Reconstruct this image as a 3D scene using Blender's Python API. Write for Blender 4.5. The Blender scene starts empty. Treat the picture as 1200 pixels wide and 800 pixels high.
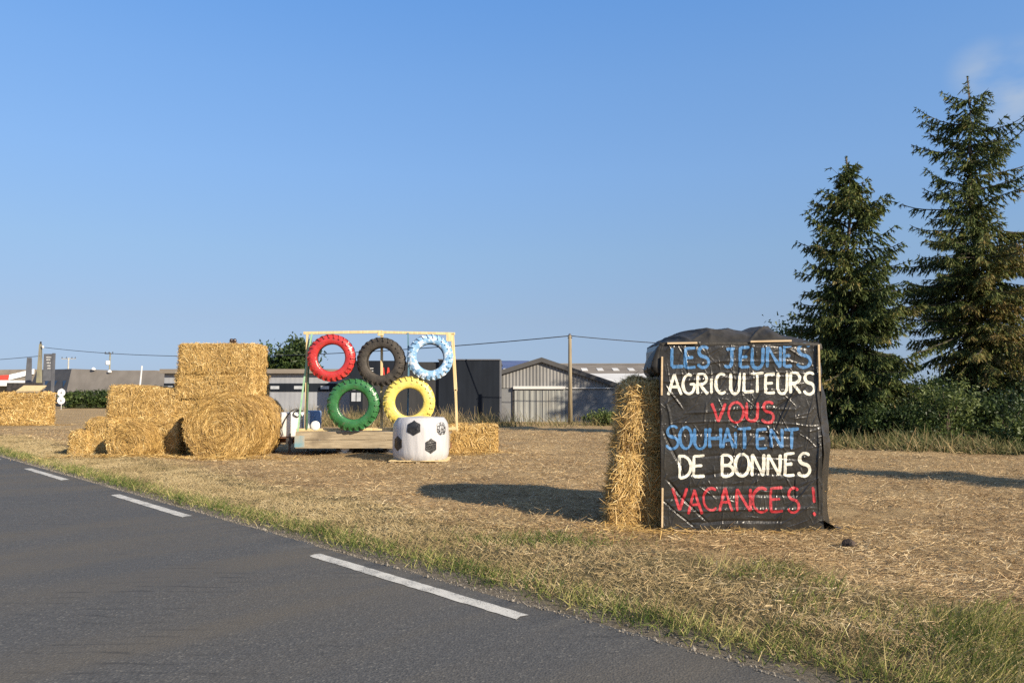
import bpy, bmesh, math, random
import numpy as np
from mathutils import Vector, Matrix
R = math.radians
S = bpy.context.scene
COL = S.collection
# ---------------------------------------------------------------- camera, sky, sun, exposure
CAM_H, F = 1.6, 900.0
PITCH = math.atan(62 / F)
cam = bpy.data.cameras.new('camera')
cam.lens, cam.sensor_width, cam.clip_start, cam.clip_end = 27.0, 36.0, 0.05, 5000
camo = bpy.data.objects.new('camera', cam)
COL.objects.link(camo)
camo.location = (0, 0, CAM_H)
camo.rotation_euler = (math.pi / 2 + PITCH, 0, 0)
S.camera = camo

SUN_DIR = Vector((1.54, -1.40, 1.0)).normalized()      # towards the sun
SUN_EL = math.asin(SUN_DIR.z)
SUN_AZ = math.atan2(SUN_DIR.x, SUN_DIR.y)
world = bpy.data.worlds.new('World')
S.world = world
world.use_nodes = True
wn, wl = world.node_tree.nodes, world.node_tree.links
bg = wn['Background']
sky = wn.new('ShaderNodeTexSky')
sky.sky_type = 'NISHITA'
sky.sun_disc = False
sky.sun_elevation = SUN_EL
sky.sun_rotation = SUN_AZ
sky.altitude = 0
sky.air_density = 1.0
sky.dust_density = 0.3
sky.ozone_density = 3.0
bg.inputs['Strength'].default_value = 0.073
# a thin wisp of cloud high beside the tall spruce
tc = wn.new('ShaderNodeTexCoord')
nz = wn.new('ShaderNodeTexNoise')
nz.inputs['Scale'].default_value = 9.0
nz.inputs['Detail'].default_value = 6.0
mp = wn.new('ShaderNodeMapping')
mp.inputs['Scale'].default_value = (1.0, 1.0, 2.2)
wl.new(tc.outputs['Generated'], mp.inputs['Vector'])
wl.new(mp.outputs['Vector'], nz.inputs['Vector'])
def sray(px, py):
    u, v = (px - 600) / F, (400 - py) / F
    return Vector((u, math.cos(PITCH) - v * math.sin(PITCH), math.sin(PITCH) + v * math.cos(PITCH)))
def sky_blob(px, py, rad):
    d = sray(px, py).normalized()
    ds = wn.new('ShaderNodeVectorMath'); ds.operation = 'DISTANCE'
    ds.inputs[1].default_value = d
    wl.new(tc.outputs['Generated'], ds.inputs[0])
    mr = wn.new('ShaderNodeMapRange'); mr.interpolation_type = 'SMOOTHSTEP'
    mr.inputs['From Min'].default_value = rad
    mr.inputs['From Max'].default_value = rad * .12
    wl.new(ds.outputs['Value'], mr.inputs['Value'])
    return mr.outputs['Result']
def wmath(op, a, b):
    m = wn.new('ShaderNodeMath'); m.operation = op; m.use_clamp = True
    for i, v in enumerate((a, b)):
        if isinstance(v, (int, float)): m.inputs[i].default_value = v
        else: wl.new(v, m.inputs[i])
    return m.outputs[0]
blob = wmath('MAXIMUM', sky_blob(1195, 103, .062), wmath('MULTIPLY', sky_blob(1152, 84, .042), .8))
cl = wn.new('ShaderNodeMapRange'); cl.interpolation_type = 'SMOOTHSTEP'
cl.inputs['From Min'].default_value = .30; cl.inputs['From Max'].default_value = .58
wl.new(nz.outputs['Fac'], cl.inputs['Value'])
fac = wmath('MULTIPLY', wmath('MULTIPLY', blob, cl.outputs['Result']), 1.0)
mixc = wn.new('ShaderNodeMix'); mixc.data_type = 'RGBA'
wl.new(fac, mixc.inputs['Factor'])
# even out the sky's brightness and set its blue by height above the horizon
gm = wn.new('ShaderNodeGamma'); gm.inputs['Gamma'].default_value = .5
wl.new(sky.outputs['Color'], gm.inputs['Color'])
sepz = wn.new('ShaderNodeSeparateXYZ'); wl.new(tc.outputs['Generated'], sepz.inputs[0])
zr = wn.new('ShaderNodeValToRGB'); ze = zr.color_ramp.elements
zst = [(0.0, (1.15, 1.50, 2.34)), (.094, (1.43, 1.66, 2.17)), (.178, (1.53, 1.94, 2.48)), (.276, (1.52, 2.12, 2.94)), (.381, (1.39, 2.155, 3.20)), (.468, (1.19, 2.10, 3.38)), (.64, (1.6, 2.05, 2.8)), (1.0, (2.3, 2.2, 2.2))]
while len(ze) < len(zst): ze.new(.5)
for q, (p, c) in enumerate(zst): ze[q].position = p; ze[q].color = (*c, 1)
wl.new(sepz.outputs['Z'], zr.inputs['Fac'])
zm = wn.new('ShaderNodeVectorMath'); zm.operation = 'MULTIPLY'
wl.new(gm.outputs['Color'], zm.inputs[0]); wl.new(zr.outputs['Color'], zm.inputs[1])
wl.new(zm.outputs[0], mixc.inputs[6])
mixc.inputs[7].default_value = (3.3, 4.2, 5.6, 1)
wl.new(mixc.outputs[2], bg.inputs['Color'])

sun = bpy.data.lights.new('sun', 'SUN')
sun.energy, sun.angle, sun.color = 5.0, R(0.55), (1.0, 0.87, 0.68)
suno = bpy.data.objects.new('sun', sun)
COL.objects.link(suno)
suno.rotation_euler = SUN_DIR.to_track_quat('Z', 'Y').to_euler()
vs = S.view_settings
vs.view_transform, vs.look, vs.gamma, vs.exposure = 'Standard', 'None', 1.0, 0.75
vs.use_curve_mapping = False
S.cycles.use_denoising = False
S.cycles.max_bounces = 6
S.cycles.transparent_max_bounces = 4
S.cycles.sample_clamp_indirect = 4

# ---------------------------------------------------------------- measuring helpers
def at(px, py, Y):
    d = sray(px, py)
    k = Y / d.y
    return Vector((d.x * k, Y, CAM_H + d.z * k))
def gp(px, py, z=0.0):
    d = sray(px, py)
    k = (z - CAM_H) / d.z
    return Vector((d.x * k, d.y * k, z))
RN = 1.37931
def s_of(x, y): return (x + .95 * y - 5.83) / RN         # metres across the road edge, field side positive
def t_of(x, y): return (-.95 * x + y) / RN
def st(s, t):
    a, b = s * RN + 5.83, t * RN
    y = (b + .95 * a) / (1 + .9025)
    return (a - .95 * y, y)
# ---------------------------------------------------------------- noise
def _h(i, j, k, seed):
    n = (i * 374761393 + j * 668265263 + k * 2147483647 + seed * 974634721) & 0xFFFFFFFF
    n = ((n ^ (n >> 13)) * 1274126177) & 0xFFFFFFFF
    n = ((n ^ (n >> 16)) * 2246822519) & 0xFFFFFFFF
    return ((n ^ (n >> 15)) & 0xFFFFFF) / 16777215.0
def vnoise(x, y, z=0.0, seed=0):
    x, y, z = np.broadcast_arrays(np.asarray(x, float), np.asarray(y, float), np.asarray(z, float))
    i, j, k = np.floor(x).astype(np.int64), np.floor(y).astype(np.int64), np.floor(z).astype(np.int64)
    u, v, w = x - i, y - j, z - k
    u, v, w = u * u * (3 - 2 * u), v * v * (3 - 2 * v), w * w * (3 - 2 * w)
    o = 0
    for a in (0, 1):
        for b in (0, 1):
            for c in (0, 1):
                o = o + _h(i + a, j + b, k + c, seed) * (u if a else 1 - u) * (v if b else 1 - v) * (w if c else 1 - w)
    return o * 2 - 1
def fbm(x, y, z=0.0, seed=0, oct=3):
    o, a, f = 0, 1.0, 1.0
    for q in range(oct):
        o = o + a * vnoise(np.asarray(x) * f, np.asarray(y) * f, np.asarray(z) * f, seed + q * 7)
        a *= .5; f *= 2.1
    return o
def sstep(a, b, x):
    t = np.clip((x - a) / (b - a), 0, 1)
    return t * t * (3 - 2 * t)
def gz(x, y):
    x, y = np.asarray(x, float), np.asarray(y, float)
    s = s_of(x, y)
    base = -.05 + .05 * sstep(0, .35, s) + .05 * sstep(.25, 1.1, s) - .03 * sstep(2.2, 4.0, s)
    amp = sstep(.2, 1.5, s)
    near = 1 - sstep(30, 60, np.hypot(x, y))
    return base + amp * near * (.035 * fbm(x * .55, y * .55, seed=3) + .022 * fbm(x * 2.3, y * 2.3, seed=11)) 
def gz1(x, y): return float(gz(x, y))

# ---------------------------------------------------------------- materials
def newmat(name):
    m = bpy.data.materials.new(name)
    m.use_nodes = True
    return m, m.node_tree.nodes, m.node_tree.links, m.node_tree.nodes['Principled BSDF']
def lin(c): return (c[0], c[1], c[2], 1)
def setin(b, k, v):
    if k in b.inputs: b.inputs[k].default_value = v
def noisemat(name, c1, c2, scale=5.0, rough=.6, bump=.0, bscale=None, metal=0.0, stretch=(1, 1, 1), lo=.35, hi=.65, spec=.4, detail=5, c3=None, s3=1.2, coat=0):
    m, n, l, b = newmat(name)
    t = n.new('ShaderNodeTexCoord'); mp = n.new('ShaderNodeMapping')
    mp.inputs['Scale'].default_value = stretch
    l.new(t.outputs['Object'], mp.inputs['Vector'])
    nz = n.new('ShaderNodeTexNoise'); nz.inputs['Scale'].default_value = scale; nz.inputs['Detail'].default_value = detail
    l.new(mp.outputs['Vector'], nz.inputs['Vector'])
    r = n.new('ShaderNodeValToRGB')
    r.color_ramp.elements[0].position = lo; r.color_ramp.elements[0].color = lin(c1)
    r.color_ramp.elements[1].position = hi; r.color_ramp.elements[1].color = lin(c2)
    l.new(nz.outputs['Fac'], r.inputs['Fac'])
    out = r.outputs['Color']
    if c3:
        n3 = n.new('ShaderNodeTexNoise'); n3.inputs['Scale'].default_value = s3; n3.inputs['Detail'].default_value = 6
        l.new(t.outputs['Object'], n3.inputs['Vector'])
        mr = n.new('ShaderNodeMapRange'); mr.inputs['From Min'].default_value = .52; mr.inputs['From Max'].default_value = .68
        l.new(n3.outputs['Fac'], mr.inputs['Value'])
        mx = n.new('ShaderNodeMix'); mx.data_type = 'RGBA'
        l.new(mr.outputs['Result'], mx.inputs['Factor']); l.new(out, mx.inputs[6]); mx.inputs[7].default_value = lin(c3)
        out = mx.outputs[2]
    l.new(out, b.inputs['Base Color'])
    b.inputs['Roughness'].default_value = rough
    b.inputs['Metallic'].default_value = metal
    setin(b, 'Specular IOR Level', spec)
    if coat: setin(b, 'Coat Weight', coat); setin(b, 'Coat Roughness', .15)
    if bump:
        bn = n.new('ShaderNodeTexNoise'); bn.inputs['Scale'].default_value = bscale or scale * 4; bn.inputs['Detail'].default_value = 4
        l.new(mp.outputs['Vector'], bn.inputs['Vector'])
        bp = n.new('ShaderNodeBump'); bp.inputs['Strength'].default_value = bump; bp.inputs['Distance'].default_value = .02
        l.new(bn.outputs['Fac'], bp.inputs['Height']); l.new(bp.outputs['Normal'], b.inputs['Normal'])
    return m
def tintmat(name, stops, rough=.6, trans=0.0, spec=.25):
    """colour from the per-face attribute 'tint' (each straw, blade or leaf has its own shade)"""
    m, n, l, b = newmat(name)
    a = n.new('ShaderNodeAttribute'); a.attribute_name = 'tint'
    r = n.new('ShaderNodeValToRGB')
    e = r.color_ramp.elements
    while len(e) < len(stops): e.new(.5)
    for q, (p, c) in enumerate(stops):
        e[q].position = p; e[q].color = lin(c)
    l.new(a.outputs['Fac'], r.inputs['Fac'])
    l.new(r.outputs['Color'], b.inputs['Base Color'])
    b.inputs['Roughness'].default_value = rough
    setin(b, 'Specular IOR Level', spec)
    if trans:
        tr = n.new('ShaderNodeBsdfTranslucent'); mx = n.new('ShaderNodeMixShader')
        l.new(r.outputs['Color'], tr.inputs['Color'])
        mx.inputs[0].default_value = trans
        l.new(b.outputs[0], mx.inputs[1]); l.new(tr.outputs[0], mx.inputs[2])
        l.new(mx.outputs[0], n['Material Output'].inputs['Surface'])
    return m
STRAW = [(0.0, (.23, .135, .042)), (.3, (.43, .268, .086)), (.65, (.61, .405, .138)), (1.0, (.80, .62, .31))]
M = {}
M['straw'] = tintmat('straw', STRAW, .5, spec=.35)
M['straw_core'] = noisemat('straw_core', (.20, .12, .038), (.44, .28, .095), 28, .75, .8, 45, stretch=(1, 1, 1.6))
M['litter'] = tintmat('litter', [(0, (.12, .072, .034)), (.4, (.34, .222, .108)), (.75, (.57, .415, .215)), (1, (.78, .63, .39))], .6)
M['grass_green'] = tintmat('grass_green', [(0, (.05, .085, .018)), (.4, (.14, .18, .042)), (.7, (.31, .30, .095)), (1, (.55, .45, .21))], .55, .25)
M['grass_dry'] = tintmat('grass_dry', [(0, (.12, .105, .04)), (.35, (.29, .22, .11)), (.75, (.46, .355, .19)), (1, (.62, .52, .32))], .6, .2)
M['grass_tall'] = tintmat('grass_tall', [(0, (.045, .062, .016)), (.3, (.12, .115, .042)), (.65, (.29, .215, .105)), (1, (.45, .345, .19))], .65, .2)
M['needles'] = tintmat('needles', [(0, (.024, .038, .015)), (.42, (.070, .100, .029)), (.75, (.135, .152, .042)), (1, (.23, .165, .058))], .6, .2)
M['leaves'] = tintmat('leaves', [(0, (.016, .03, .010)), (.5, (.048, .078, .02)), (1, (.14, .17, .05))], .5, .25, spec=.3)
M['bark'] = noisemat('bark', (.07, .05, .035), (.16, .125, .09), 6, .85, .6, stretch=(1, 1, .25))
M['limb_bark'] = noisemat('limb_bark', (.04, .032, .022), (.08, .066, .05), 6, .9)
M['plastic'] = noisemat('plastic', (.022, .0205, .018), (.036, .033, .029), 6, .29, .22, 30, spec=.42)
M['dull_plastic'] = noisemat('dull_plastic', (.026, .024, .021), (.046, .042, .037), 5, .55, .3, 20, spec=.2)
M['batten'] = noisemat('batten', (.42, .30, .17), (.58, .44, .27), 3, .7, stretch=(1, 8, 8))
M['pine'] = noisemat('pine', (.55, .41, .20), (.70, .55, .30), 4, .6, stretch=(6, 6, .6))
M['oldwood'] = noisemat('oldwood', (.25, .195, .125), (.42, .34, .225), 3, .8, .4, stretch=(.6, 6, 9), c3=(.19, .15, .10))
M['rust'] = noisemat('rust', (.09, .035, .016), (.20, .085, .04), 9, .85, .4)
M['darksteel'] = noisemat('darksteel', (.025, .024, .023), (.06, .05, .045), 7, .6, .2)
M['rubber'] = noisemat('rubber', (.028, .024, .020), (.062, .052, .042), 5, .7, .5, 30, c3=(.075, .062, .048))
M['inner_rubber'] = noisemat('inner_rubber', (.012, .012, .012), (.03, .028, .026), 6, .8, .2)
M['white_wrap'] = noisemat('white_wrap', (.44, .43, .43), (.51, .50, .50), 3, .33, .35, 9, spec=.5, stretch=(3, 3, .5))
M['patch'] = noisemat('patch', (.012, .012, .013), (.03, .03, .03), 8, .35, .6, 30, spec=.5)
M['white_plastic'] = noisemat('white_plastic', (.72, .71, .66), (.84, .83, .79), 2.5, .4, .1)
M['blue_plastic'] = noisemat('blue_plastic', (.14, .20, .33), (.24, .31, .43), 4, .45, .1, c3=(.36, .39, .45))
M['black_hose'] = noisemat('black_hose', (.015, .015, .015), (.03, .03, .03), 6, .5)
M['concrete'] = noisemat('concrete', (.30, .285, .245), (.43, .41, .36), 3, .85, .2)
M['lichen_pole'] = noisemat('lichen_pole', (.15, .14, .10), (.25, .23, .17), 2.5, .85, .3, stretch=(1, 1, .3), c3=(.27, .26, .12))
M['wood_pole'] = noisemat('wood_pole', (.17, .135, .085), (.29, .235, .15), 3, .8, .3, stretch=(5, 5, .4))
M['greymetal'] = noisemat('greymetal', (.085, .088, .098), (.125, .128, .14), 1.2, .5, .05)
M['cable'] = noisemat('cable', (.02, .02, .022), (.04, .04, .042), 2, .5)
M['white_paint'] = noisemat('white_paint', (.72, .72, .71), (.82, .82, .80), 2, .5)

# ---------------------------------------------------------------- object helpers
def tag(o, label=None, cat=None, group=None, kind=None):
    if label: o['label'] = label
    if cat: o['category'] = cat
    if group: o['group'] = group
    if kind: o['kind'] = kind
    return o
def empty(name, loc, label, cat, group=None, rz=0):
    o = bpy.data.objects.new(name, None)
    COL.objects.link(o)
    o.location = loc; o.rotation_euler = (0, 0, rz)
    o.empty_display_size = .2
    return tag(o, label, cat, group)
def mesh_obj(name, verts, faces, m, parent=None, smooth=False, tint=None, loc=None):
    me = bpy.data.meshes.new(name)
    me.from_pydata([tuple(v) for v in verts], [], [tuple(f) for f in faces])
    me.update()
    if isinstance(m, (list, tuple)):
        for q in m: me.materials.append(q)
    elif m: me.materials.append(m)
    if smooth: me.polygons.foreach_set('use_smooth', np.ones(len(me.polygons), bool))
    o = bpy.data.objects.new(name, me)
    COL.objects.link(o)
    if parent: o.parent = parent
    if loc: o.location = loc
    return o
def quads_obj(name, V, Q, m, parent=None, tint=None, smooth=False):
    """V (n,3) array, Q (k,4) index array"""
    V = np.ascontiguousarray(V, np.float32); Q = np.ascontiguousarray(Q, np.int32)
    me = bpy.data.meshes.new(name)
    me.vertices.add(len(V)); me.vertices.foreach_set('co', V.ravel())
    me.loops.add(Q.size); me.loops.foreach_set('vertex_index', Q.ravel())
    me.polygons.add(len(Q))
    me.polygons.foreach_set('loop_start', np.arange(0, Q.size, 4, dtype=np.int32))
    me.polygons.foreach_set('loop_total', np.full(len(Q), 4, np.int32))
    if smooth: me.polygons.foreach_set('use_smooth', np.ones(len(Q), bool))
    me.update(calc_edges=True)
    if tint is not None:
        a = me.attributes.new('tint', 'FLOAT', 'FACE')
        a.data.foreach_set('value', np.ascontiguousarray(tint, np.float32))
    me.materials.append(m)
    o = bpy.data.objects.new(name, me)
    COL.objects.link(o)
    if parent: o.parent = parent
    return o
class MB:
    """collects solids, links them as one mesh object"""
    def __init__(self): self.v, self.f = [], []
    def add(self, v, f):
        k = len(self.v)
        self.v += [tuple(p) for p in v]; self.f += [tuple(i + k for i in q) for q in f]
        return self
    def box(self, c, d, rot=None, bev=0):
        bm = bmesh.new()
        bmesh.ops.create_cube(bm, size=1)
        for v in bm.verts: v.co = Vector((v.co.x * d[0], v.co.y * d[1], v.co.z * d[2]))
        if bev: bmesh.ops.bevel(bm, geom=list(bm.edges), offset=bev, segments=2, affect='EDGES', profile=.6)
        mt = Matrix.Translation(Vector(c)) @ (rot.to_4x4() if rot else Matrix.Identity(4))
        bm.transform(mt)
        bm.verts.index_update()
        self.add([v.co for v in bm.verts], [[v.index for v in f.verts] for f in bm.faces])
        bm.free()
        return self
    def tube(self, pts, r, n=8, cap=True):
        pts = [Vector(p) for p in pts]
        rr = r if isinstance(r, (list, tuple)) else [r] * len(pts)
        V, Fc = [], []
        up = Vector((0, 0, 1))
        for i, p in enumerate(pts):
            d = (pts[min(i + 1, len(pts) - 1)] - pts[max(i - 1, 0)]).normalized()
            a = d.cross(up)
            if a.length < 1e-3: a = d.cross(Vector((0, 1, 0)))
            a.normalize(); b = a.cross(d)
            for k in range(n):
                th = 2 * math.pi * k / n
                V.append(p + (a * math.cos(th) + b * math.sin(th)) * rr[i])
        for i in range(len(pts) - 1):
            for k in range(n):
                k2 = (k + 1) % n
                Fc.append((i * n + k, i * n + k2, (i + 1) * n + k2, (i + 1) * n + k))
        if cap:
            Fc.append(tuple(range(n))[::-1]); Fc.append(tuple((len(pts) - 1) * n + k for k in range(n)))
        return self.add(V, Fc)
    def lathe(self, prof, n=24, c=(0, 0, 0), axis='Z', closed=False):
        V, Fc = [], []
        m_ = len(prof)
        for k in range(n):
            th = 2 * math.pi * k / n
            for (r, h) in prof:
                if axis == 'Z': p = (r * math.cos(th), r * math.sin(th), h)
                elif axis == 'Y': p = (r * math.cos(th), h, r * math.sin(th))
                else: p = (h, r * math.cos(th), r * math.sin(th))
                V.append((p[0] + c[0], p[1] + c[1], p[2] + c[2]))
        for k in range(n):
            k2 = (k + 1) % n
            for i in range(m_ if closed else m_ - 1):
                i2 = (i + 1) % m_
                Fc.append((k * m_ + i, k2 * m_ + i, k2 * m_ + i2, k * m_ + i2))
        return self.add(V, Fc)
    def prism(self, poly, a, b):
        """poly of (x,z), extruded from y=a to y=b"""
        n = len(poly)
        V = [(p[0], a, p[1]) for p in poly] + [(p[0], b, p[1]) for p in poly]
        Fc = [tuple(range(n)), tuple(range(2 * n - 1, n - 1, -1))]
        for i in range(n):
            j = (i + 1) % n
            Fc.append((i, i + n, j + n, j))
        return self.add(V, Fc)
    def build(self, name, m, parent=None, smooth=False, loc=None):
        return mesh_obj(name, self.v, self.f, m, parent, smooth, loc=loc)
def grid_faces(nu, nv):
    i = np.arange(nu - 1)[:, None] * nv + np.arange(nv - 1)[None, :]
    return np.stack([i, i + nv, i + nv + 1, i + 1], -1).reshape(-1, 4)
rng = np.random.default_rng(7)
def unit(a): return a / np.maximum(np.linalg.norm(a, axis=-1, keepdims=True), 1e-9)
def strips(P, D, N, L, W, seg=2, droop=0.0, taper=.35):
    """ribbons rooted at P along D, flat side facing N, bending down by droop*L; returns verts, quads"""
    n = len(P)
    side = unit(np.cross(D, N))
    V = np.zeros((n, seg + 1, 2, 3))
    for k in range(seg + 1):
        t = k / seg
        c = P + D * (L * t)[:, None]
        c[:, 2] -= droop * L * t * t if np.isscalar(droop) else droop * L * t * t
        w = W * (1 - (1 - taper) * t)
        V[:, k, 0] = c - side * (w / 2)[:, None]
        V[:, k, 1] = c + side * (w / 2)[:, None]
    V = V.reshape(-1, 3)
    b = (np.arange(n) * (seg + 1) * 2)[:, None]
    Q = np.concatenate([b + np.array([[2 * k, 2 * k + 1, 2 * k + 3, 2 * k + 2]]) for k in range(seg)], 1).reshape(-1, 4)
    return V, Q

# ================================================================ GROUND, ROAD
def spaced(lo, hi, step, far_lo, far_hi, g=1.25):
    a = list(np.arange(lo, hi + 1e-6, step))
    d, x = step, hi
    while x < far_hi: d *= g; x += d; a.append(x)
    d, x = step, lo
    pre = []
    while x > far_lo: d *= g; x -= d; pre.append(x)
    return np.array(pre[::-1] + a)
gx = spaced(-26, 22, .16, -1500, 1500)
gy = spaced(2.0, 42, .13, -900, 2500)
X, Y = np.meshgrid(gx, gy, indexing='ij')
Z = gz(X, Y)
def ground_mat():
    m, n, l, b = newmat('field_ground')
    g = n.new('ShaderNodeNewGeometry')
    def noise(scale, detail=5, stretch=None, rough=.6):
        t = n.new('ShaderNodeTexNoise'); t.inputs['Scale'].default_value = scale; t.inputs['Detail'].default_value = detail
        t.inputs['Roughness'].default_value = rough
        if stretch:
            mp = n.new('ShaderNodeMapping'); mp.inputs['Scale'].default_value = stretch
            mp.inputs['Rotation'].default_value = (0, 0, R(20))
            l.new(g.outputs['Position'], mp.inputs['Vector']); l.new(mp.outputs['Vector'], t.inputs['Vector'])
        else: l.new(g.outputs['Position'], t.inputs['Vector'])
        return t.outputs['Fac']
    def ramp(f, stops):
        r = n.new('ShaderNodeValToRGB'); e = r.color_ramp.elements
        while len(e) < len(stops): e.new(.5)
        for q, (p, c) in enumerate(stops): e[q].position = p; e[q].color = lin(c)
        l.new(f, r.inputs['Fac']); return r.outputs['Color']
    def mix(f, a, c):
        x = n.new('ShaderNodeMix'); x.data_type = 'RGBA'
        if isinstance(f, float): x.inputs['Factor'].default_value = f
        else: l.new(f, x.inputs['Factor'])
        l.new(a, x.inputs[6]); l.new(c, x.inputs[7]); return x.outputs[2]
    fine = ramp(noise(26, 6, (1, 1.8, 1), .75), [(.32, (.08, .05, .025)), (.45, (.235, .155, .077)), (.57, (.46, .325, .168)), (.72, (.66, .51, .29))])
    broad = ramp(noise(.6, 6), [(.35, (.22, .145, .072)), (.65, (.50, .365, .19))])
    field = mix(.45, fine, broad)
    verge = ramp(noise(9, 6), [(.3, (.055, .05, .022)), (.55, (.16, .125, .06)), (.75, (.30, .235, .12))])
    dirt = ramp(noise(40, 6), [(.35, (.12, .10, .075)), (.7, (.28, .24, .185))])
    dt = n.new('ShaderNodeVectorMath'); dt.operation = 'DOT_PRODUCT'
    dt.inputs[1].default_value = (1 / RN, .95 / RN, 0)
    l.new(g.outputs['Position'], dt.inputs[0])
    nn = noise(1.1, 4)
    ad = n.new('ShaderNodeMath'); ad.operation = 'MULTIPLY_ADD'
    l.new(nn, ad.inputs[0]); ad.inputs[1].default_value = 1.1; l.new(dt.outputs['Value'], ad.inputs[2])
    def rng_(a, c):
        mr = n.new('ShaderNodeMapRange'); mr.interpolation_type = 'SMOOTHSTEP'
        mr.inputs['From Min'].default_value = a + 5.83 / RN + .55; mr.inputs['From Max'].default_value = c + 5.83 / RN + .55
        l.new(ad.outputs[0], mr.inputs['Value']); return mr.outputs['Result']
    col = mix(rng_(.1, .45), dirt, mix(rng_(1.5, 2.6), verge, field))
    l.new(col, b.inputs['Base Color'])
    b.inputs['Roughness'].default_value = .9; setin(b, 'Specular IOR Level', .15)
    bp = n.new('ShaderNodeBump'); bp.inputs['Strength'].default_value = .9; bp.inputs['Distance'].default_value = .04
    l.new(noise(30, 6, (1, 1.8, 1), .75), bp.inputs['Height']); l.new(bp.outputs['Normal'], b.inputs['Normal'])
    return m
g = quads_obj('field', np.stack([X, Y, Z], -1).reshape(-1, 3), grid_faces(len(gx), len(gy)), ground_mat(), smooth=True)
tag(g, kind='structure')

def asphalt_mat():
    m, n, l, b = newmat('asphalt')
    g = n.new('ShaderNodeNewGeometry')
    rot = n.new('ShaderNodeMapping'); rot.vector_type = 'POINT'
    rot.inputs['Rotation'].default_value = (0, 0, -math.atan2(.95, -1) + math.pi / 2 + math.pi / 2)
    l.new(g.outputs['Position'], rot.inputs['Vector'])
    def noise(src, scale, detail, st=None):
        t = n.new('ShaderNodeTexNoise'); t.inputs['Scale'].default_value = scale; t.inputs['Detail'].default_value = detail
        if st:
            mp = n.new('ShaderNodeMapping'); mp.inputs['Scale'].default_value = st
            l.new(src, mp.inputs['Vector']); src = mp.outputs['Vector']
        l.new(src, t.inputs['Vector']); return t.outputs['Fac']
    def ramp(f, stops):
        r = n.new('ShaderNodeValToRGB'); e = r.color_ramp.elements
        while len(e) < len(stops): e.new(.5)
        for q, (p, c) in enumerate(stops): e[q].position = p; e[q].color = lin(c)
        l.new(f, r.inputs['Fac']); return r.outputs['Color']
    def mix(f, a, c):
        x = n.new('ShaderNodeMix'); x.data_type = 'RGBA'
        l.new(f, x.inputs['Factor']); l.new(a, x.inputs[6]); l.new(c, x.inputs[7]); return x.outputs[2]
    def mr(f, a, c, hi=1.0):
        q = n.new('ShaderNodeMapRange'); q.inputs['From Min'].default_value = a; q.inputs['From Max'].default_value = c
        q.inputs['To Max'].default_value = hi; q.interpolation_type = 'SMOOTHSTEP'
        l.new(f, q.inputs['Value']); return q.outputs['Result']
    P = g.outputs['Position']
    # chippings: voronoi cells of different greys
    vo = n.new('ShaderNodeTexVoronoi'); vo.inputs['Scale'].default_value = 75
    l.new(P, vo.inputs['Vector'])
    sep = n.new('ShaderNodeSeparateColor'); l.new(vo.outputs['Color'], sep.inputs['Color'])
    chips = ramp(sep.outputs[0], [(0, (.058, .057, .055)), (.6, (.082, .080, .077)), (.95, (.102, .099, .093)), (1, (.17, .16, .14))])
    stain = ramp(noise(P, 90, 3), [(.3, (.082, .071, .055)), (.7, (.135, .116, .088))])
    # brown dust that lies in long bands along the road and in patches
    band = mr(noise(rot.outputs['Vector'], 1.0, 4, (.9, .12, 1)), .42, .66, .65)
    col = mix(band, chips, stain)
    fresh = mr(noise(P, .35, 5), .5, .7, .5)
    col = mix(fresh, col, ramp(noise(P, 60, 4), [(.3, (.060, .060, .060)), (.7, (.086, .086, .086))]))
    # short dark rubbed ripples across the lane
    wv = n.new('ShaderNodeTexWave'); wv.wave_type = 'BANDS'; wv.bands_direction = 'Y'
    wv.inputs['Scale'].default_value = 1.9; wv.inputs['Distortion'].default_value = 3.5; wv.inputs['Detail'].default_value = 2; wv.inputs['Detail Scale'].default_value = .8
    l.new(P, wv.inputs['Vector'])
    w1 = mr(wv.outputs['Fac'], .80, .97)
    w2 = mr(noise(P, .55, 3), .50, .62)
    w3 = mr(noise(P, 3.5, 3), .42, .6)
    mu = n.new('ShaderNodeMath'); mu.operation = 'MULTIPLY'; l.new(w1, mu.inputs[0]); l.new(w2, mu.inputs[1])
    mu2 = n.new('ShaderNodeMath'); mu2.operation = 'MULTIPLY'; l.new(mu.outputs[0], mu2.inputs[0]); l.new(w3, mu2.inputs[1])
    mu3 = n.new('ShaderNodeMath'); mu3.operation = 'MULTIPLY'; l.new(mu2.outputs[0], mu3.inputs[0]); mu3.inputs[1].default_value = .42
    dk = n.new('ShaderNodeRGB'); dk.outputs[0].default_value = (.022, .022, .022, 1)
    col = mix(mu3.outputs[0], col, dk.outputs[0])
    l.new(col, b.inputs['Base Color'])
    b.inputs['Roughness'].default_value = .82; setin(b, 'Specular IOR Level', .3)
    bp = n.new('ShaderNodeBump'); bp.inputs['Strength'].default_value = .55; bp.inputs['Distance'].default_value = .006
    l.new(vo.outputs['Distance'], bp.inputs['Height']); l.new(bp.outputs['Normal'], b.inputs['Normal'])
    return m
ts = spaced(-8, 34, .06, -300, 600, 1.2)
ss = [-6.6, -4.0, -2.0, -.6, -.02, 0.0]
V = []
for t in ts:
    j = .03 * float(fbm(t * 2.2, 0, seed=5)) + .012 * float(vnoise(t * 9, 1, seed=6))
    for q, s in enumerate(ss):
        e = j if q >= 4 else 0
        x, y = st(s + e, t)
        V.append((x, y, -.055 if q == 5 else 0.0))
V = np.array(V)
road = quads_obj('road', V, grid_faces(len(ts), len(ss))[:, ::-1], asphalt_mat())
tag(road, kind='structure')
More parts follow.
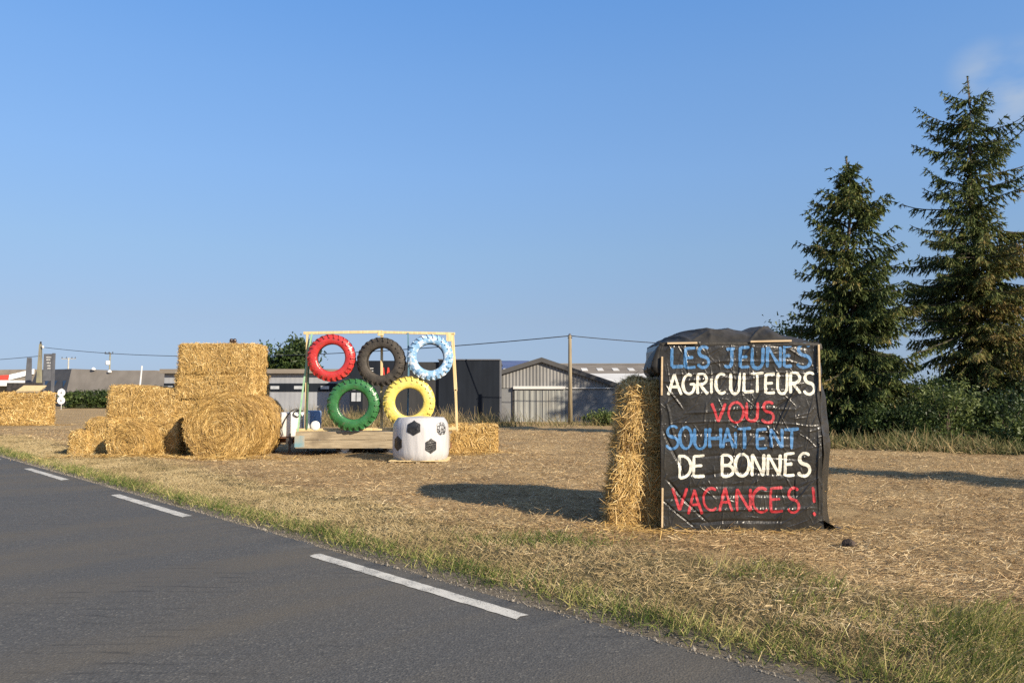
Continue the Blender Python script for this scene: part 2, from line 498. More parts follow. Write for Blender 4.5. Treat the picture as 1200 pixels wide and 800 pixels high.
# white edge dashes, worn
def dash_mat():
    m, n, l, b = newmat('road_paint')
    g = n.new('ShaderNodeNewGeometry')
    t = n.new('ShaderNodeTexNoise'); t.inputs['Scale'].default_value = 110; t.inputs['Detail'].default_value = 4
    l.new(g.outputs['Position'], t.inputs['Vector'])
    t2 = n.new('ShaderNodeTexNoise'); t2.inputs['Scale'].default_value = 5; t2.inputs['Detail'].default_value = 4
    l.new(g.outputs['Position'], t2.inputs['Vector'])
    ad = n.new('ShaderNodeMath'); ad.operation = 'MULTIPLY_ADD'; ad.inputs[1].default_value = .55
    l.new(t2.outputs['Fac'], ad.inputs[0]); l.new(t.outputs['Fac'], ad.inputs[2])
    r = n.new('ShaderNodeValToRGB'); e = r.color_ramp.elements
    e[0].position = .58; e[0].color = (.13, .125, .115, 1); e[1].position = .80; e[1].color = (.56, .535, .475, 1)
    l.new(ad.outputs[0], r.inputs['Fac']); l.new(r.outputs['Color'], b.inputs['Base Color'])
    b.inputs['Roughness'].default_value = .7
    return m
dm = dash_mat()
M['dash'] = dm
def t_at(px, py):
    p = gp(px, py); return t_of(p.x, p.y)
for k, (ta, tb) in enumerate([(t_at(622, 720), t_at(362, 651)), (t_at(220, 605), t_at(130, 580)), (t_at(80, 562), t_at(30, 549)),
                              (t_at(80, 562) + 6.17, t_at(30, 549) + 6.17), (t_at(80, 562) + 12.3, t_at(30, 549) + 12.3)]):
    n_ = 60
    V = []
    for i in range(n_ + 1):
        t = ta + (tb - ta) * i / n_
        w = .008 * float(vnoise(t * 12, 3, seed=9))
        for s in (-.35 + w, -.28, -.21 + w * .6):
            x, y = st(s, t + (.02 * math.sin(s * 60) if i in (0, n_) else 0)); V.append((x, y, .004))
    o = quads_obj('road_marking', np.array(V), grid_faces(n_ + 1, 3)[:, ::-1], dm)
    tag(o, kind='structure')

# gravel along the crumbled asphalt edge
n_ = 5200
s_ = np.abs(rng.normal(.02, .13, n_)) - .05; t_ = rng.uniform(-3, 30, n_) ** 1.0
a_ = s_ * RN + 5.83; b_ = t_ * RN
yy = (b_ + .95 * a_) / 1.9025; xx = a_ - .95 * yy
oct_v = np.array([(1, 0, 0), (0, 1, 0), (-1, 0, 0), (0, -1, 0), (0, 0, 1), (0, 0, -1)], float)
sz = rng.uniform(.004, .011, n_) * np.where(rng.random(n_) < .06, 1.9, 1)
Vg = oct_v[None] * sz[:, None, None] * rng.uniform(.6, 1.3, (n_, 6, 1)) 
Vg = Vg + np.stack([xx, yy, np.maximum(gz(xx, yy), np.where(s_ < .01, .0, -1)) + sz * .3], -1)[:, None]
tri = [(0, 1, 4), (1, 2, 4), (2, 3, 4), (3, 0, 4), (1, 0, 5), (2, 1, 5), (3, 2, 5), (0, 3, 5)]
Qg = (np.arange(n_) * 6)[:, None, None] + np.array([(a, b, c, c) for a, b, c in tri])[None]
me_v = Vg.reshape(-1, 3)
mg = MB(); 
me = bpy.data.meshes.new('gravel')
me.from_pydata(me_v.tolist(), [], (Qg[:, :, :3]).reshape(-1, 3).tolist())
me.materials.append(noisemat('gravel', (.10, .088, .07), (.26, .23, .19), 30, .85))
o = bpy.data.objects.new('gravel', me); COL.objects.link(o); tag(o, kind='stuff')

# ---------------------------------------------------------------- straw litter on the field
def frustum_pts(n, ymin, ymax, power=1.0, margin=.18):
    u = rng.random(n)
    y = ymin * (ymax / ymin) ** (u ** power)
    x = (rng.random(n) * 2 - 1) * (.667 + margin) * y + rng.normal(0, .3, n)
    return x, y
def litter():
    x, y = frustum_pts(460000, 4.2, 36, .88)
    s = s_of(x, y)
    edge = 2.0 + .9 * fbm(x * .8, y * .8, seed=21)
    den = .5 + .55 * fbm(x * .7, y * .7, seed=31) + .28 * np.sin(2 * np.pi * (y + .12 * x + .5 * vnoise(x * .4, y * .4, seed=33)) / 1.45)
    keep = (s > .9) & (rng.random(len(x)) < np.where(s > edge, np.clip(den + .35, .12, 1), .22))
    x, y = x[keep], y[keep]
    n = len(x)
    az = rng.uniform(0, 2 * math.pi, n)
    az = np.where(rng.random(n) < .35, rng.normal(R(10), .35, n), az)
    up = rng.normal(.05, .16, n)
    D = unit(np.stack([np.cos(az), np.sin(az), up], -1))
    N = unit(np.stack([rng.normal(0, .5, n), rng.normal(0, .5, n), np.ones(n)], -1))
    L = rng.gamma(2.2, .019, n) + .02
    W = rng.uniform(.0018, .0042, n) * (1 + .06 * y)
    P = np.stack([x, y, gz(x, y) + rng.uniform(.0, .028, n)], -1)
    V, Q = strips(P, D, N, L, W, 1, taper=.8)
    tint = np.clip(rng.normal(.50, .23, n) + .14 * fbm(x * .5, y * .5, seed=41), 0, 1)
    o = quads_obj('straw_litter', V, Q, M['litter'], tint=tint)
    tag(o, kind='stuff')
litter()
def clumps():
    cx, cy = frustum_pts(900, 5.5, 30, .9)
    k = s_of(cx, cy) > 2.2
    cx, cy = cx[k], cy[k]
    m = 26
    sz = rng.gamma(2.2, .045, len(cx)) + .04
    x = (cx[:, None] + rng.normal(0, 1, (len(cx), m)) * sz[:, None] * 1.3).ravel(); y = (cy[:, None] + rng.normal(0, 1, (len(cx), m)) * sz[:, None] * .8).ravel()
    d = np.hypot(x - np.repeat(cx, m), y - np.repeat(cy, m)) / np.repeat(sz, m)
    n = len(x)
    az = rng.uniform(0, 2 * math.pi, n)
    D = unit(np.stack([np.cos(az), np.sin(az), rng.normal(.25, .3, n)], -1))
    N = unit(np.stack([rng.normal(0, .7, n), rng.normal(0, .7, n), np.ones(n)], -1))
    P = np.stack([x, y, gz(x, y) + np.repeat(sz, m) * .55 * np.exp(-d ** 2) * rng.random(n)], -1)
    V, Q = strips(P, D, N, rng.uniform(.05, .16, n), rng.uniform(.002, .0045, n) * (1 + .06 * y), 1, taper=.8)
    tag(quads_obj('straw_clumps', V, Q, M['litter'], tint=np.clip(np.repeat(rng.normal(.42, .2, len(cx)), m) + rng.normal(0, .18, n), 0, 1)), kind='stuff')
clumps()
# ---------------------------------------------------------------- verge grass
def green_mask(x, y, s):
    """where the verge keeps green tufts: a band along the road edge, a broad patch near the camera, a small patch mid way"""
    band = np.exp(-((s - .36) / .17) ** 2) * (.85 + .5 * vnoise(x * 1.1, y * 1.1, seed=51)) * sstep(70, 40, y)
    patch = sstep(-.2, .5, fbm(x * .9, y * .9, seed=61) + 1.35 * np.exp(-((x - 3.1) / 1.7) ** 2 - ((y - 4.6) / 1.15) ** 2) - .42)
    c = gp(630, 640)
    small = np.exp(-((x - c.x) / .75) ** 2 - ((y - c.y) / .3) ** 2)
    near = sstep(8.0, 5.5, y + .25 * (x < 0) * 4) * (s < 3.4)
    return np.clip(band, 0, 1), np.clip(patch * near, 0, 1), small
def grass():
    # --- green
    n0 = 230000
    t = -2 + 40 * rng.random(n0) ** 1.6
    s = rng.uniform(.12, 3.6, n0)
    a_, b_ = s * RN + 5.83, t * RN
    y = (b_ + .95 * a_) / 1.9025; x = a_ - .95 * y
    bd, pt, sm = green_mask(x, y, s)
    k = (rng.random(n0) < np.clip(bd * 1.0 + pt * .75 + sm * .6, 0, 1)) & (y > 3.2) & (np.abs(x) < .9 * y)
    x, y, s, bd, pt, sm = [q[k] for q in (x, y, s, bd, pt, sm)]
    n = len(x)
    az = rng.uniform(0, 2 * math.pi, n)
    lean = rng.gamma(2.2, .22, n) + .1
    wind = R(-48)
    dx = np.cos(az) * lean + .35 * math.cos(wind) * pt; dy = np.sin(az) * lean + .35 * math.sin(wind) * pt
    D = unit(np.stack([dx, dy, np.ones(n)], -1))
    N = unit(np.stack([np.cos(az + 1.2), np.sin(az + 1.2), .25 * np.ones(n)], -1))
    L = rng.gamma(6, .016, n) * (.95 + .6 * pt + .1 * sm) + .03
    W = rng.uniform(.003, .0065, n) * (1 + .045 * y)
    P = np.stack([x, y, gz(x, y) - .005], -1)
    V, Q = strips(P, D, N, L, W, 3, droop=rng.uniform(.1, .55, n), taper=.15)
    base = .28 + .20 * pt + .30 * fbm(x * 2.2, y * 2.2, seed=71) - .22 * sm
    tint = np.clip(rng.normal(0, .17, n) + base + (rng.random(n) < .28) * .45, 0, 1)
    tag(quads_obj('green_grass', V, Q, M['grass_green'], tint=np.repeat(tint, 3)), kind='stuff')
    # --- dry mown grass
    n0 = 170000
    t = -2 + 36 * rng.random(n0) ** 1.6
    s = .25 + rng.gamma(2.0, .52, n0)
    a_, b_ = s * RN + 5.83, t * RN
    y = (b_ + .95 * a_) / 1.9025; x = a_ - .95 * y
    k = (s < 2.6 + .9 * fbm(x * .8, y * .8, seed=21)) & (y > 3.2) & (np.abs(x) < .9 * y) & (rng.random(n0) < .75 + .35 * fbm(x * 1.3, y * 1.3, seed=81))
    x, y, s = x[k], y[k], s[k]
    n = len(x)
    az = rng.uniform(0, 2 * math.pi, n)
    lean = rng.gamma(2.2, .5, n) + .1
    D = unit(np.stack([np.cos(az) * lean, np.sin(az) * lean, np.ones(n)], -1))
    N = unit(np.stack([np.cos(az + 1.4), np.sin(az + 1.4), .3 * np.ones(n)], -1))
    L = rng.gamma(5, .0115, n) + .02
    W = rng.uniform(.0028, .005, n) * (1 + .05 * y)
    P = np.stack([x, y, gz(x, y) - .004], -1)
    V, Q = strips(P, D, N, L, W, 2, droop=rng.uniform(.1, .6, n), taper=.25)
    tint = np.clip(rng.normal(.55, .2, n) + .2 * fbm(x * 1.5, y * 1.5, seed=91), 0, 1)
    tag(quads_obj('dry_grass', V, Q, M['grass_dry'], tint=np.repeat(tint, 2)), kind='stuff')
    # --- seed stalks and fallen stems in the green patch
grass()
def tall_grass(name, x, y, hmin, hmax, tlo, thi, lean=.3, seedhead=True):
    n = len(x)
    az = rng.uniform(0, 2 * math.pi, n)
    ln = rng.gamma(2, lean / 2, n)
    D = unit(np.stack([np.cos(az) * ln - .18, np.sin(az) * ln, np.ones(n)], -1))
    N = unit(np.stack([rng.normal(0, .6, n), -np.ones(n), rng.normal(.2, .3, n)], -1))
    L = rng.uniform(hmin, hmax, n) * (1 + .35 * fbm(x * .6, y * .6, seed=101))
    W = rng.uniform(.012, .03, n)
    P = np.stack([x, y, gz(x, y) - .02], -1)
    V, Q = strips(P, D, N, L, W, 3, droop=rng.uniform(.05, .5, n), taper=.3)
    tint = np.clip(rng.normal((tlo + thi) / 2, (thi - tlo) / 3.5, n) + .22 * fbm(x * .35, y * .35, seed=111), 0, 1)
    tag(quads_obj(name, V, Q, M['grass_tall'], tint=np.repeat(tint, 3)), kind='stuff')
# far edge of the field in front of the sheds, and the strip in front of the spruces
x = rng.uniform(-17, 8.5, 17000); y = rng.normal(39.0, 1.0, 17000) + .6 * vnoise(x * .5, 0, seed=4)
den = np.clip(.5 + .8 * fbm(x * .45, 0.5, seed=121), .08, 1); k = rng.random(17000) < den
tall_grass('tall_dry_grass', x[k], y[k], .35, 1.2, .25, .9, lean=.5)
x = rng.uniform(6.5, 22, 26000); y = 22.2 - .55 * (x - 9.2) + rng.gamma(2, 1.0, 26000) + .5 * vnoise(x, 0, seed=8)
k = (rng.random(26000) < np.clip(.7 + .6 * fbm(x * .7, y * .7, seed=131), .15, 1)) & (y > 12)
tall_grass('tall_verge_grass', x[k], y[k], .25, .85, -.15, .75, lean=.8)

# ================================================================ STRAW BALES
def bale_strands(P, N, n, L, W, tilt, bias=None, tang=None, tspread=.6):
    A = unit(np.cross(N, rng.normal(0, 1, P.shape)))
    if tang is not None:
        A = unit(tang * np.where(rng.random((len(P), 1)) < .5, 1, -1) + A * tspread)
    D = A + N * rng.normal(tilt, .22, (len(P), 1))
    if bias is not None: D = D + np.asarray(bias) * rng.uniform(.2, 1, (len(P), 1))
    D = unit(D)
    NN = unit(N + rng.normal(0, .45, P.shape))
    ll = L * rng.uniform(.45, 1.35, len(P)); ww = W * rng.uniform(.6, 1.4, len(P))
    return strips(P - D * (ll * .35)[:, None] + N * rng.uniform(-.012, .02, (len(P), 1)), D, NN, ll, ww, 2, droop=rng.uniform(0, .25, len(P)), taper=.75)
def rough_box(P, d, r, amp, seed):
    """points of a box surface (half sizes d) -> rounded, lumpy bale; returns points and normals"""
    h = np.asarray(d) - r
    q = np.clip(P, -h, h); e = P - q
    N = unit(e)
    o = q + N * r
    b = amp * fbm(o[:, 0] * 2.6 + seed, o[:, 1] * 2.6, o[:, 2] * 2.6, seed, 3)
    return o + N * b[:, None], N
BALES = []
def box_bale(name, c, dims, label, cat='straw bale', group=None, rz=0, ry=0, n=5000, L=.16, W=.011, amp=.035, r=.09, tilt=.12, seed=1, bias=None, strings=True, tshift=0.0, sag=0.0, yshear=0.0):
    """c = centre of the underside"""
    d = np.array(dims) / 2
    step = .055
    V, Q = [], []
    k = 0
    for ax in range(3):
        a, b = [q for q in range(3) if q != ax]
        na, nb = max(3, int(2 * d[a] / step)), max(3, int(2 * d[b] / step))
        ga, gb = np.meshgrid(np.linspace(-d[a], d[a], na), np.linspace(-d[b], d[b], nb), indexing='ij')
        for sg in (-1, 1):
            p = np.zeros((na * nb, 3)); p[:, a] = ga.ravel(); p[:, b] = gb.ravel(); p[:, ax] = sg * d[ax]
            f = grid_faces(na, nb) + k
            if (sg > 0) == (ax == 1): f = f[:, ::-1]
            V.append(p); Q.append(f); k += len(p)
    V = np.concatenate(V); Q = np.concatenate(Q)
    V, N0 = rough_box(V, d, r, amp, seed)
    rot = (Matrix.Rotation(rz, 3, 'Z') @ Matrix.Rotation(ry, 3, 'Y'))
    Rm = np.array(rot)
    def place(p):
        p = p.copy()
        z = (p[:, 2] + d[2]) / (2 * d[2])
        p[:, 0] *= 1 + sag * (1 - z)
        p[:, 0] += (tshift * z + yshear * (p[:, 1] + d[1]) / (2 * d[1])) * sstep(.2, -.6, p[:, 0])
        return p
    V = place(V)
    o = quads_obj(name, V @ Rm.T + np.array([0, 0, d[2]]), Q, M['straw_core'], smooth=True)
    o.location = c
    tag(o, label, cat, group)
    # loose straw over every face but the underside
    ar = np.array([d[1] * d[2], d[1] * d[2], d[0] * d[2], d[0] * d[2], d[0] * d[1] * .8])
    face = rng.choice(5, n, p=ar / ar.sum())
    p = rng.uniform(-1, 1, (n, 3)) * d
    for f_, (ax, sg) in enumerate([(0, -1), (0, 1), (1, -1), (1, 1), (2, 1)]):
        p[face == f_, ax] = sg * d[ax]
    P, N = rough_box(p, d, r, amp, seed)
    P = place(P)
    Vs, Qs = bale_strands(P, N, n, L, W, tilt, bias)
    tint = rng.normal(.52, .22, n) + .16 * fbm(P[:, 0] * 3, P[:, 1] * 3, P[:, 2] * 5, seed + 3)
    if strings:
        for zz in (-.33, .0, .33): tint -= .28 * np.exp(-((P[:, 2] / d[2] - zz * 2) / .035) ** 2)
    s_ = quads_obj('loose_straw', Vs @ Rm.T + np.array([0, 0, d[2]]), Qs, M['straw'], o, np.repeat(np.clip(tint, 0, 1), 2))
    tag(s_, kind='stuff')
    BALES.append(o)
    return o
def round_bale(c, rx, rz_, depth, label, group=None, n=6000, L=.16, W=.009, seed=1, yaw=0, top_flat=0):
    """lying on its side, flat face towards -Y; c = ground point under the middle of the front face"""
    nr, na, nd = 14, 72, max(8, int(depth / .07))
    def surf(u, a):            # u: 0..1 radius on the front face, 1..2 along the barrel, 2..3 radius on the back
        rr = np.where(u < 1, u, np.where(u < 2, 1.0, 3 - u))
        y = np.where(u < 1, 0, np.where(u < 2, (u - 1), 1)) * depth
        lump = 1 + .035 * fbm(np.cos(a) * 2 + seed, np.sin(a) * 2, y * 2, seed, 3)
        edge = 1 - .035 * np.exp(-((u - 1) / .08) ** 2) - .035 * np.exp(-((u - 2) / .08) ** 2)
        bul = -.05 * (1 - rr ** 2) * np.where(u < 1, 1, np.where(u < 2, 0, -1)) + .03 * fbm(np.cos(a) * rr * 4, np.sin(a) * rr * 4, seed, seed, 3)
        x = rr * rx * np.cos(a) * lump * edge; z = rr * rz_ * np.sin(a) * lump * edge
        z = np.where(z < -rz_ * .86, -rz_ * .86 + (z + rz_ * .86) * .15, z)
        return np.stack([x, y + bul, z + rz_ * .88], -1)
    us = np.concatenate([np.linspace(0.02, 1, nr), np.linspace(1, 2, nd)[1:], np.linspace(2, 2.98, nr)[1:]])
    A, U = np.meshgrid(np.linspace(0, 2 * np.pi, na + 1), us, indexing='ij')
    V = surf(U.ravel(), A.ravel())
    o = quads_obj('round_bale', V, grid_faces(na + 1, len(us))[:, ::-1], M['straw_core'], smooth=True)
    o.location = c; o.rotation_euler = (0, 0, yaw)
    tag(o, label, 'straw bale', group)
    # strands wound round the axis
    nf = int(n * .62)
    u = np.concatenate([np.sqrt(rng.random(nf)), 1 + rng.random(n - nf)]); a = rng.uniform(0, 2 * np.pi, n)
    P = surf(u, a)
    T = unit(np.stack([-np.sin(a) * rx, np.zeros(n), np.cos(a) * rz_], -1))
    N = np.where((u < 1)[:, None], np.array([[0, -1.0, 0]]), unit(np.stack([np.cos(a), np.zeros(n), np.sin(a)], -1)))
    k = P[:, 2] > .02
    P, T, N, u, a = P[k], T[k], N[k], u[k], a[k]
    Vs, Qs = bale_strands(P, N, len(P), L, W, .02, None, T, .55)
    tint = np.clip(rng.normal(.34, .2, len(P)) + .16 * np.sin(u * 30 + a) * (u < 1) + .14 * fbm(P[:, 0] * 3, P[:, 2] * 3, 0, seed + 5), 0, 1)
    s_ = quads_obj('loose_straw', Vs, Qs, M['straw'], o, np.repeat(tint, 2))
    tag(s_, kind='stuff')
    return o

# --- the two bales that carry the painted slogan
GB = 'big square bales behind the painted slogan'
box_bale('straw_bale', (2.40, 9.85, -.03), (2.50, 1.2, .93), 'big straw bale standing on the field as lower course behind the black slogan sheet', group=GB, n=18000, L=.20, W=.0062, amp=.05, r=.07, tilt=.30, seed=3, bias=(-.1, -.1, -.45), sag=.02, yshear=.17, tshift=.10)
box_bale('straw_bale', (2.44, 9.86, .88), (2.44, 1.2, .90), 'big straw bale lying on another bale, its end jutting out beside the black slogan sheet', group=GB, n=18000, L=.20, W=.0062, amp=.06, r=.13, tilt=.30, seed=9, bias=(-.1, -.1, -.45), tshift=.17, yshear=.17)

# --- the tractor built of bales
GT = 'straw bales stacked into the shape of a tractor'
def bx(px0, px1, D): return (px0 - 600) / F * D, (px1 - 600) / F * D
def tractor_box(px0, px1, pyt, pyb, D, depth, label, z0=None, **kw):
    x0, x1 = bx(px0, px1, D)
    zt = at(400, pyt, D).z
    zb = z0 if z0 is not None else at(400, pyb, D).z
    return box_bale('straw_bale', ((x0 + x1) / 2, D + depth / 2, zb), (x1 - x0, depth, zt - zb), label, group=GT, L=.14, W=.0095, **kw)
gl = -.03
round_bale((bx(260, 260, 19.6)[0], 19.6, gl), .955, .885, .9, 'largest round straw bale, flat face to the road, rear wheel of the straw tractor', GT, n=17000, seed=4)
round_bale((bx(153, 153, 19.4)[0], 19.35, gl), .52, .49, .8, 'small round straw bale set as front wheel of the straw tractor', GT, n=9000, seed=8, L=.13)
round_bale((bx(289, 289, 20.5)[0], 20.5, gl), .83, .88, .95, 'round straw bale half hidden behind the largest one, beside the trailer drawbar', GT, n=9000, seed=12)
tractor_box(100, 136, 491, 532, 19.9, .9, 'low straw block forming the nose of the straw tractor beside the small round bale', z0=gl, n=6400, seed=14, r=.14, amp=.06)
tractor_box(84, 106, 505, 531, 19.8, .7, 'smallest straw bale at the very tip of the straw tractor nose', z0=gl, n=3000, seed=15, r=.1, amp=.05)
tractor_box(136, 211, 489, 532, 20.3, 1.55, 'straw bale on the ground beneath the bonnet of the straw tractor', z0=gl, n=9000, seed=16)
tractor_box(127, 209, 453, 492, 20.65, 1.2, 'sloping straw bale forming the bonnet on top of the lower bale of the straw tractor', z0=.93, n=10400, seed=17, ry=R(3.2), amp=.03)
tractor_box(206, 252, 468, 535, 20.65, 1.3, 'large straw bale at the bottom of the straw tractor cab behind the round wheel', z0=gl, n=11000, seed=18)
tractor_box(204, 299, 437, 468, 20.62, 1.3, 'straw bale in the middle of the tall cab stack of the straw tractor', z0=1.45, n=12000, seed=19, r=.13)
tractor_box(208, 296, 402, 437, 20.6, 1.2, 'topmost straw bale on the cab of the straw tractor', z0=2.13, n=13000, seed=20, r=.08, amp=.03)
# twin dark cups on top of the cab
zt = at(273, 402, 20.9)
lb = MB().box((0, 0, .025), (.17, .08, .05), bev=.01)
for sx in (-.042, .045): lb.lathe([(0.001, .04), (.045, .045), (.055, .09), (.04, .135), (.001, .15)], 12, (sx, 0, 0))
lamp = lb.build('roof_lamp', noisemat('dark_gloss', (.03, .018, .012), (.09, .05, .03), 12, .2, spec=.7), smooth=True, loc=(zt.x, 20.9, 2.13 + (at(400, 402, 20.6).z - 2.13) + .0))
tag(lamp, 'small dark glossy twin lamp on top of the tallest straw stack', 'lamp')

# --- single bale beside the football, and the pair far along the road
x0, x1 = bx(521, 582, 20.9)
box_bale('straw_bale', ((x0 + x1) / 2, 21.3, gl), (x1 - x0, .9, at(550, 498, 20.9).z - gl), 'single straw bale on the field just beside the football shaped bale', n=4200, L=.15, W=.013, seed=23, r=.06, amp=.02, tilt=.08)
GF = 'stacked straw bales far along the road'
D = 40
for (a_, b_, yt, zb, lab, sd) in [(2, 58, 478.5, gl, 'far straw bale on the ground near the dark totem sign, lower of two', 31), (-1, 58, 460, None, 'far straw bale lying on another, with the dark panel and pallet board on top', 33)]:
    x0, x1 = bx(a_, b_, D); zb = zb if zb is not None else at(400, 478.5, D).z; zt_ = at(400, yt, D).z
    box_bale('straw_bale', ((x0 + x1) / 2, D + .3, zb), (x1 - x0, .6, zt_ - zb), lab, group=GF, n=4200, L=.26, W=.022, seed=sd, r=.1, amp=.04, tilt=.1)
x0, x1 = bx(-40, -3, 40.6)
box_bale('straw_bale', ((x0 + x1) / 2, 41.2, gl), (x1 - x0, 1.2, .95), 'far straw bale lying alone at the end of the row beyond the road verge', group=GF, n=1800, L=.26, W=.022, seed=35)
zt_ = at(400, 460, D).z + .01
p = MB().box((0, 0, .26), (1.9, .06, .52), bev=.01).build('dark_sheet_panel', M['darksteel'], loc=(bx(30, 30, 40.9)[0], 40.9, zt_))
tag(p, 'dark flat panel standing on the far straw stack behind the pale board', 'panel')
pal = empty('wooden_pallet', (bx(36, 36, 40.2)[0], 40.35, zt_ + .0), 'pale wooden pallet tilted on the far straw stack', 'pallet')
for i in range(5):
    MB().box((0, -.28 + .0 * i + i * .13, .10 + i * .06), (1.2, .12, .025), Matrix.Rotation(R(25), 3, 'X')).build('board', M['pine'], pal)
for sx in (-.5, 0, .5): MB().box((sx, -.02, .145), (.08, .78, .08), Matrix.Rotation(R(25), 3, 'X')).build('bearer', M['oldwood'], pal)
MB().box((0, -.3, .03), (1.15, .1, .06)).build('block', M['oldwood'], pal)
# ---------------------------------------------------------------- straw spilled round the bales
def spill(cx, cy, rx, ry, n, L=.14, W=.008):
    x = cx + rng.normal(0, rx, n); y = cy + rng.normal(0, ry, n)
    az = rng.uniform(0, 2 * math.pi, n)
    D = unit(np.stack([np.cos(az), np.sin(az), rng.normal(.08, .15, n)], -1))
    N = unit(np.stack([rng.normal(0, .4, n), rng.normal(0, .4, n), np.ones(n)], -1))
    P = np.stack([x, y, gz(x, y) + rng.uniform(0, .04, n)], -1)
    return P, D, N, L * rng.uniform(.4, 1.4, n), W * rng.uniform(.6, 1.3, n)
sp = [spill(1.4, 9.1, .35, .3, 900, W=.006), spill(2.7, 9.0, .8, .1, 500, W=.005)] + [spill(bx(q, q, 19.2)[0], 19.15, .7, .25, 900, .16, .012) for q in (110, 150, 190, 240, 285)] + [spill(bx(555, 555, 20.7)[0], 20.6, .6, .25, 500, .15, .012), spill(bx(35, 35, 39.7)[0], 39.6, 1.3, .3, 600, .25, .02)]
PP = [np.concatenate([q[i] for q in sp]) for i in range(5)]
V, Q = strips(*PP, 1, taper=.8)
tag(quads_obj('spilled_straw', V, Q, M['straw'], tint=np.clip(rng.normal(.5, .22, len(PP[0])), 0, 1)), kind='stuff')

# ================================================================ SLOGAN SHEET
YB = 9.08
BX0, BX1 = at(774, 520, YB).x, at(962, 520, YB).x
BZ0, BZ1 = gz1(2.7, 9.0) - .01, at(860, 401, YB).z
CREASES = []
r_ = random.Random(5)
def px2(px, py):
    p = at(px, py, YB); return (p.x, p.z)
def crease(a, b, amp, w): CREASES.append((*a, *b, amp, w))
for k in range(15):                                  # long sagging horizontal folds, the sheet drawn tight over bale strings
    z = BZ0 + .08 + k * .148 + r_.uniform(-.05, .05)
    crease((BX0 + r_.uniform(0, .3), z + r_.uniform(-.02, .02)), (BX1 - r_.uniform(0, .4), z + r_.uniform(-.03, .03)), r_.uniform(.005, .013) * r_.choice((-1, 1, 1)), r_.uniform(.008, .02))
for (a, b) in [((945, 455), (885, 498)), ((892, 462), (868, 505)), ((868, 505), (858, 540)), ((898, 500), (905, 530)), ((884, 515), (862, 545)), ((780, 450), (800, 480)),
               ((778, 560), (830, 612)), ((777, 500), (800, 560)), ((776, 585), (815, 618)), ((960, 560), (905, 612)), ((955, 590), (915, 616)), ((932, 560), (930, 585)),
               ((885, 402), (868, 425)), ((905, 404), (940, 418)), ((955, 430), (962, 500)), ((957, 500), (961, 600)), ((800, 403), (806, 440)), ((930, 575), (958, 560)), ((780, 470), (792, 520)), ((872, 405), (858, 470)), ((940, 440), (900, 520))]:
    crease(px2(*a), px2(*b), r_.uniform(.009, .017) * (-1 if r_.random() < .25 else 1), r_.uniform(.006, .011))
for k in range(420):                                 # short puckers
    x = r_.uniform(BX0, BX1); z = r_.uniform(BZ0, BZ1); a = r_.choice((R(60), R(115), R(75), R(20))) + r_.gauss(0, .25); l = r_.uniform(.06, .30)
    crease((x, z), (x + l * math.cos(a), z + l * math.sin(a)), r_.uniform(.002, .0065), r_.uniform(.0035, .010))
def wrinkle(x, z):
    """outward bulge (metres) of the sheet at a point of the board"""
    x = np.asarray(x, float); z = np.asarray(z, float)
    wx = x + .02 * vnoise(x * 5, z * 5, 0, 77); wz = z + .025 * vnoise(x * 4, z * 4, 3, 78) - .02 * np.sin((x - BX0) / (BX1 - BX0) * np.pi)
    o = .010 * fbm(x * 3, z * 2.2, 0, 79, 2) + .0010 * fbm(x * 22, z * 14, 0, 80, 2)
    for (x0, z0, x1, z1, amp, w) in CREASES:
        dx, dz = x1 - x0, z1 - z0
        L2 = dx * dx + dz * dz
        t = np.clip(((wx - x0) * dx + (wz - z0) * dz) / L2, 0, 1)
        d2 = (wx - x0 - t * dx) ** 2 + (wz - z0 - t * dz) ** 2
        o = o + amp * np.exp(-d2 / (w * w)) * np.clip(1.15 - np.abs(2 * t - 1) ** 3, 0, 1)
    return o
def sheet_y(x, z): return YB - .02 - wrinkle(x, z)
slog = empty('slogan_sheet', (0, 0, 0), 'black plastic sheet with a painted holiday greeting in blue white and red, over straw bales', 'banner')
nx_, nz_ = 380, 430
gx_, gz_ = np.meshgrid(np.linspace(BX0, BX1, nx_), np.linspace(BZ0, BZ1, nz_), indexing='ij')
edge = .006 * vnoise(gz_ * 6, 0, 0, 90) * (gx_ < BX0 + .01)
front = np.stack([gx_ + edge, sheet_y(gx_, gz_), gz_], -1)
quads_obj('sheet_front', front.reshape(-1, 3), grid_faces(nx_, nz_), M['plastic'], slog, smooth=True)
# stiff board that the sheet is stretched on
MB().box(((BX0 + BX1) / 2, YB + .06, (BZ0 + BZ1) / 2), (BX1 - BX0 - .03, .10, BZ1 - BZ0 - .02)).build('backing_board', M['darksteel'], slog)
# right flap: the sheet runs on round the bale end and bulges
nu, nv = 46, 90
U, Vv = np.meshgrid(np.linspace(0, 1, nu), np.linspace(0, 1, nv), indexing='ij')
zz = BZ0 + (BZ1 + .02 - BZ0) * Vv
mid = np.exp(-((Vv - .55) / .33) ** 2)
mid = np.exp(-((Vv - .5) / .3) ** 2)
bul = .04 + .11 * mid + .07 * (1 - Vv) + .02 * fbm(U * 3, Vv * 5, 0, 92)
xx = BX1 + bul * sstep(0, .16, U) + .008 * np.sin(U * 40 + 3 * Vv) + .03 * (1 - np.abs(vnoise(U * 22, Vv * 2.2, 0, 93))) ** 5 + .015 * fbm(U * 9, Vv * 5, 0, 94)
yy = YB - .02 - wrinkle(BX1, zz) * (1 - sstep(0, .1, U)) + 1.42 * U
quads_obj('sheet_flap', np.stack([xx, yy, zz], -1).reshape(-1, 3), grid_faces(nu, nv), M['plastic'], slog, smooth=True)
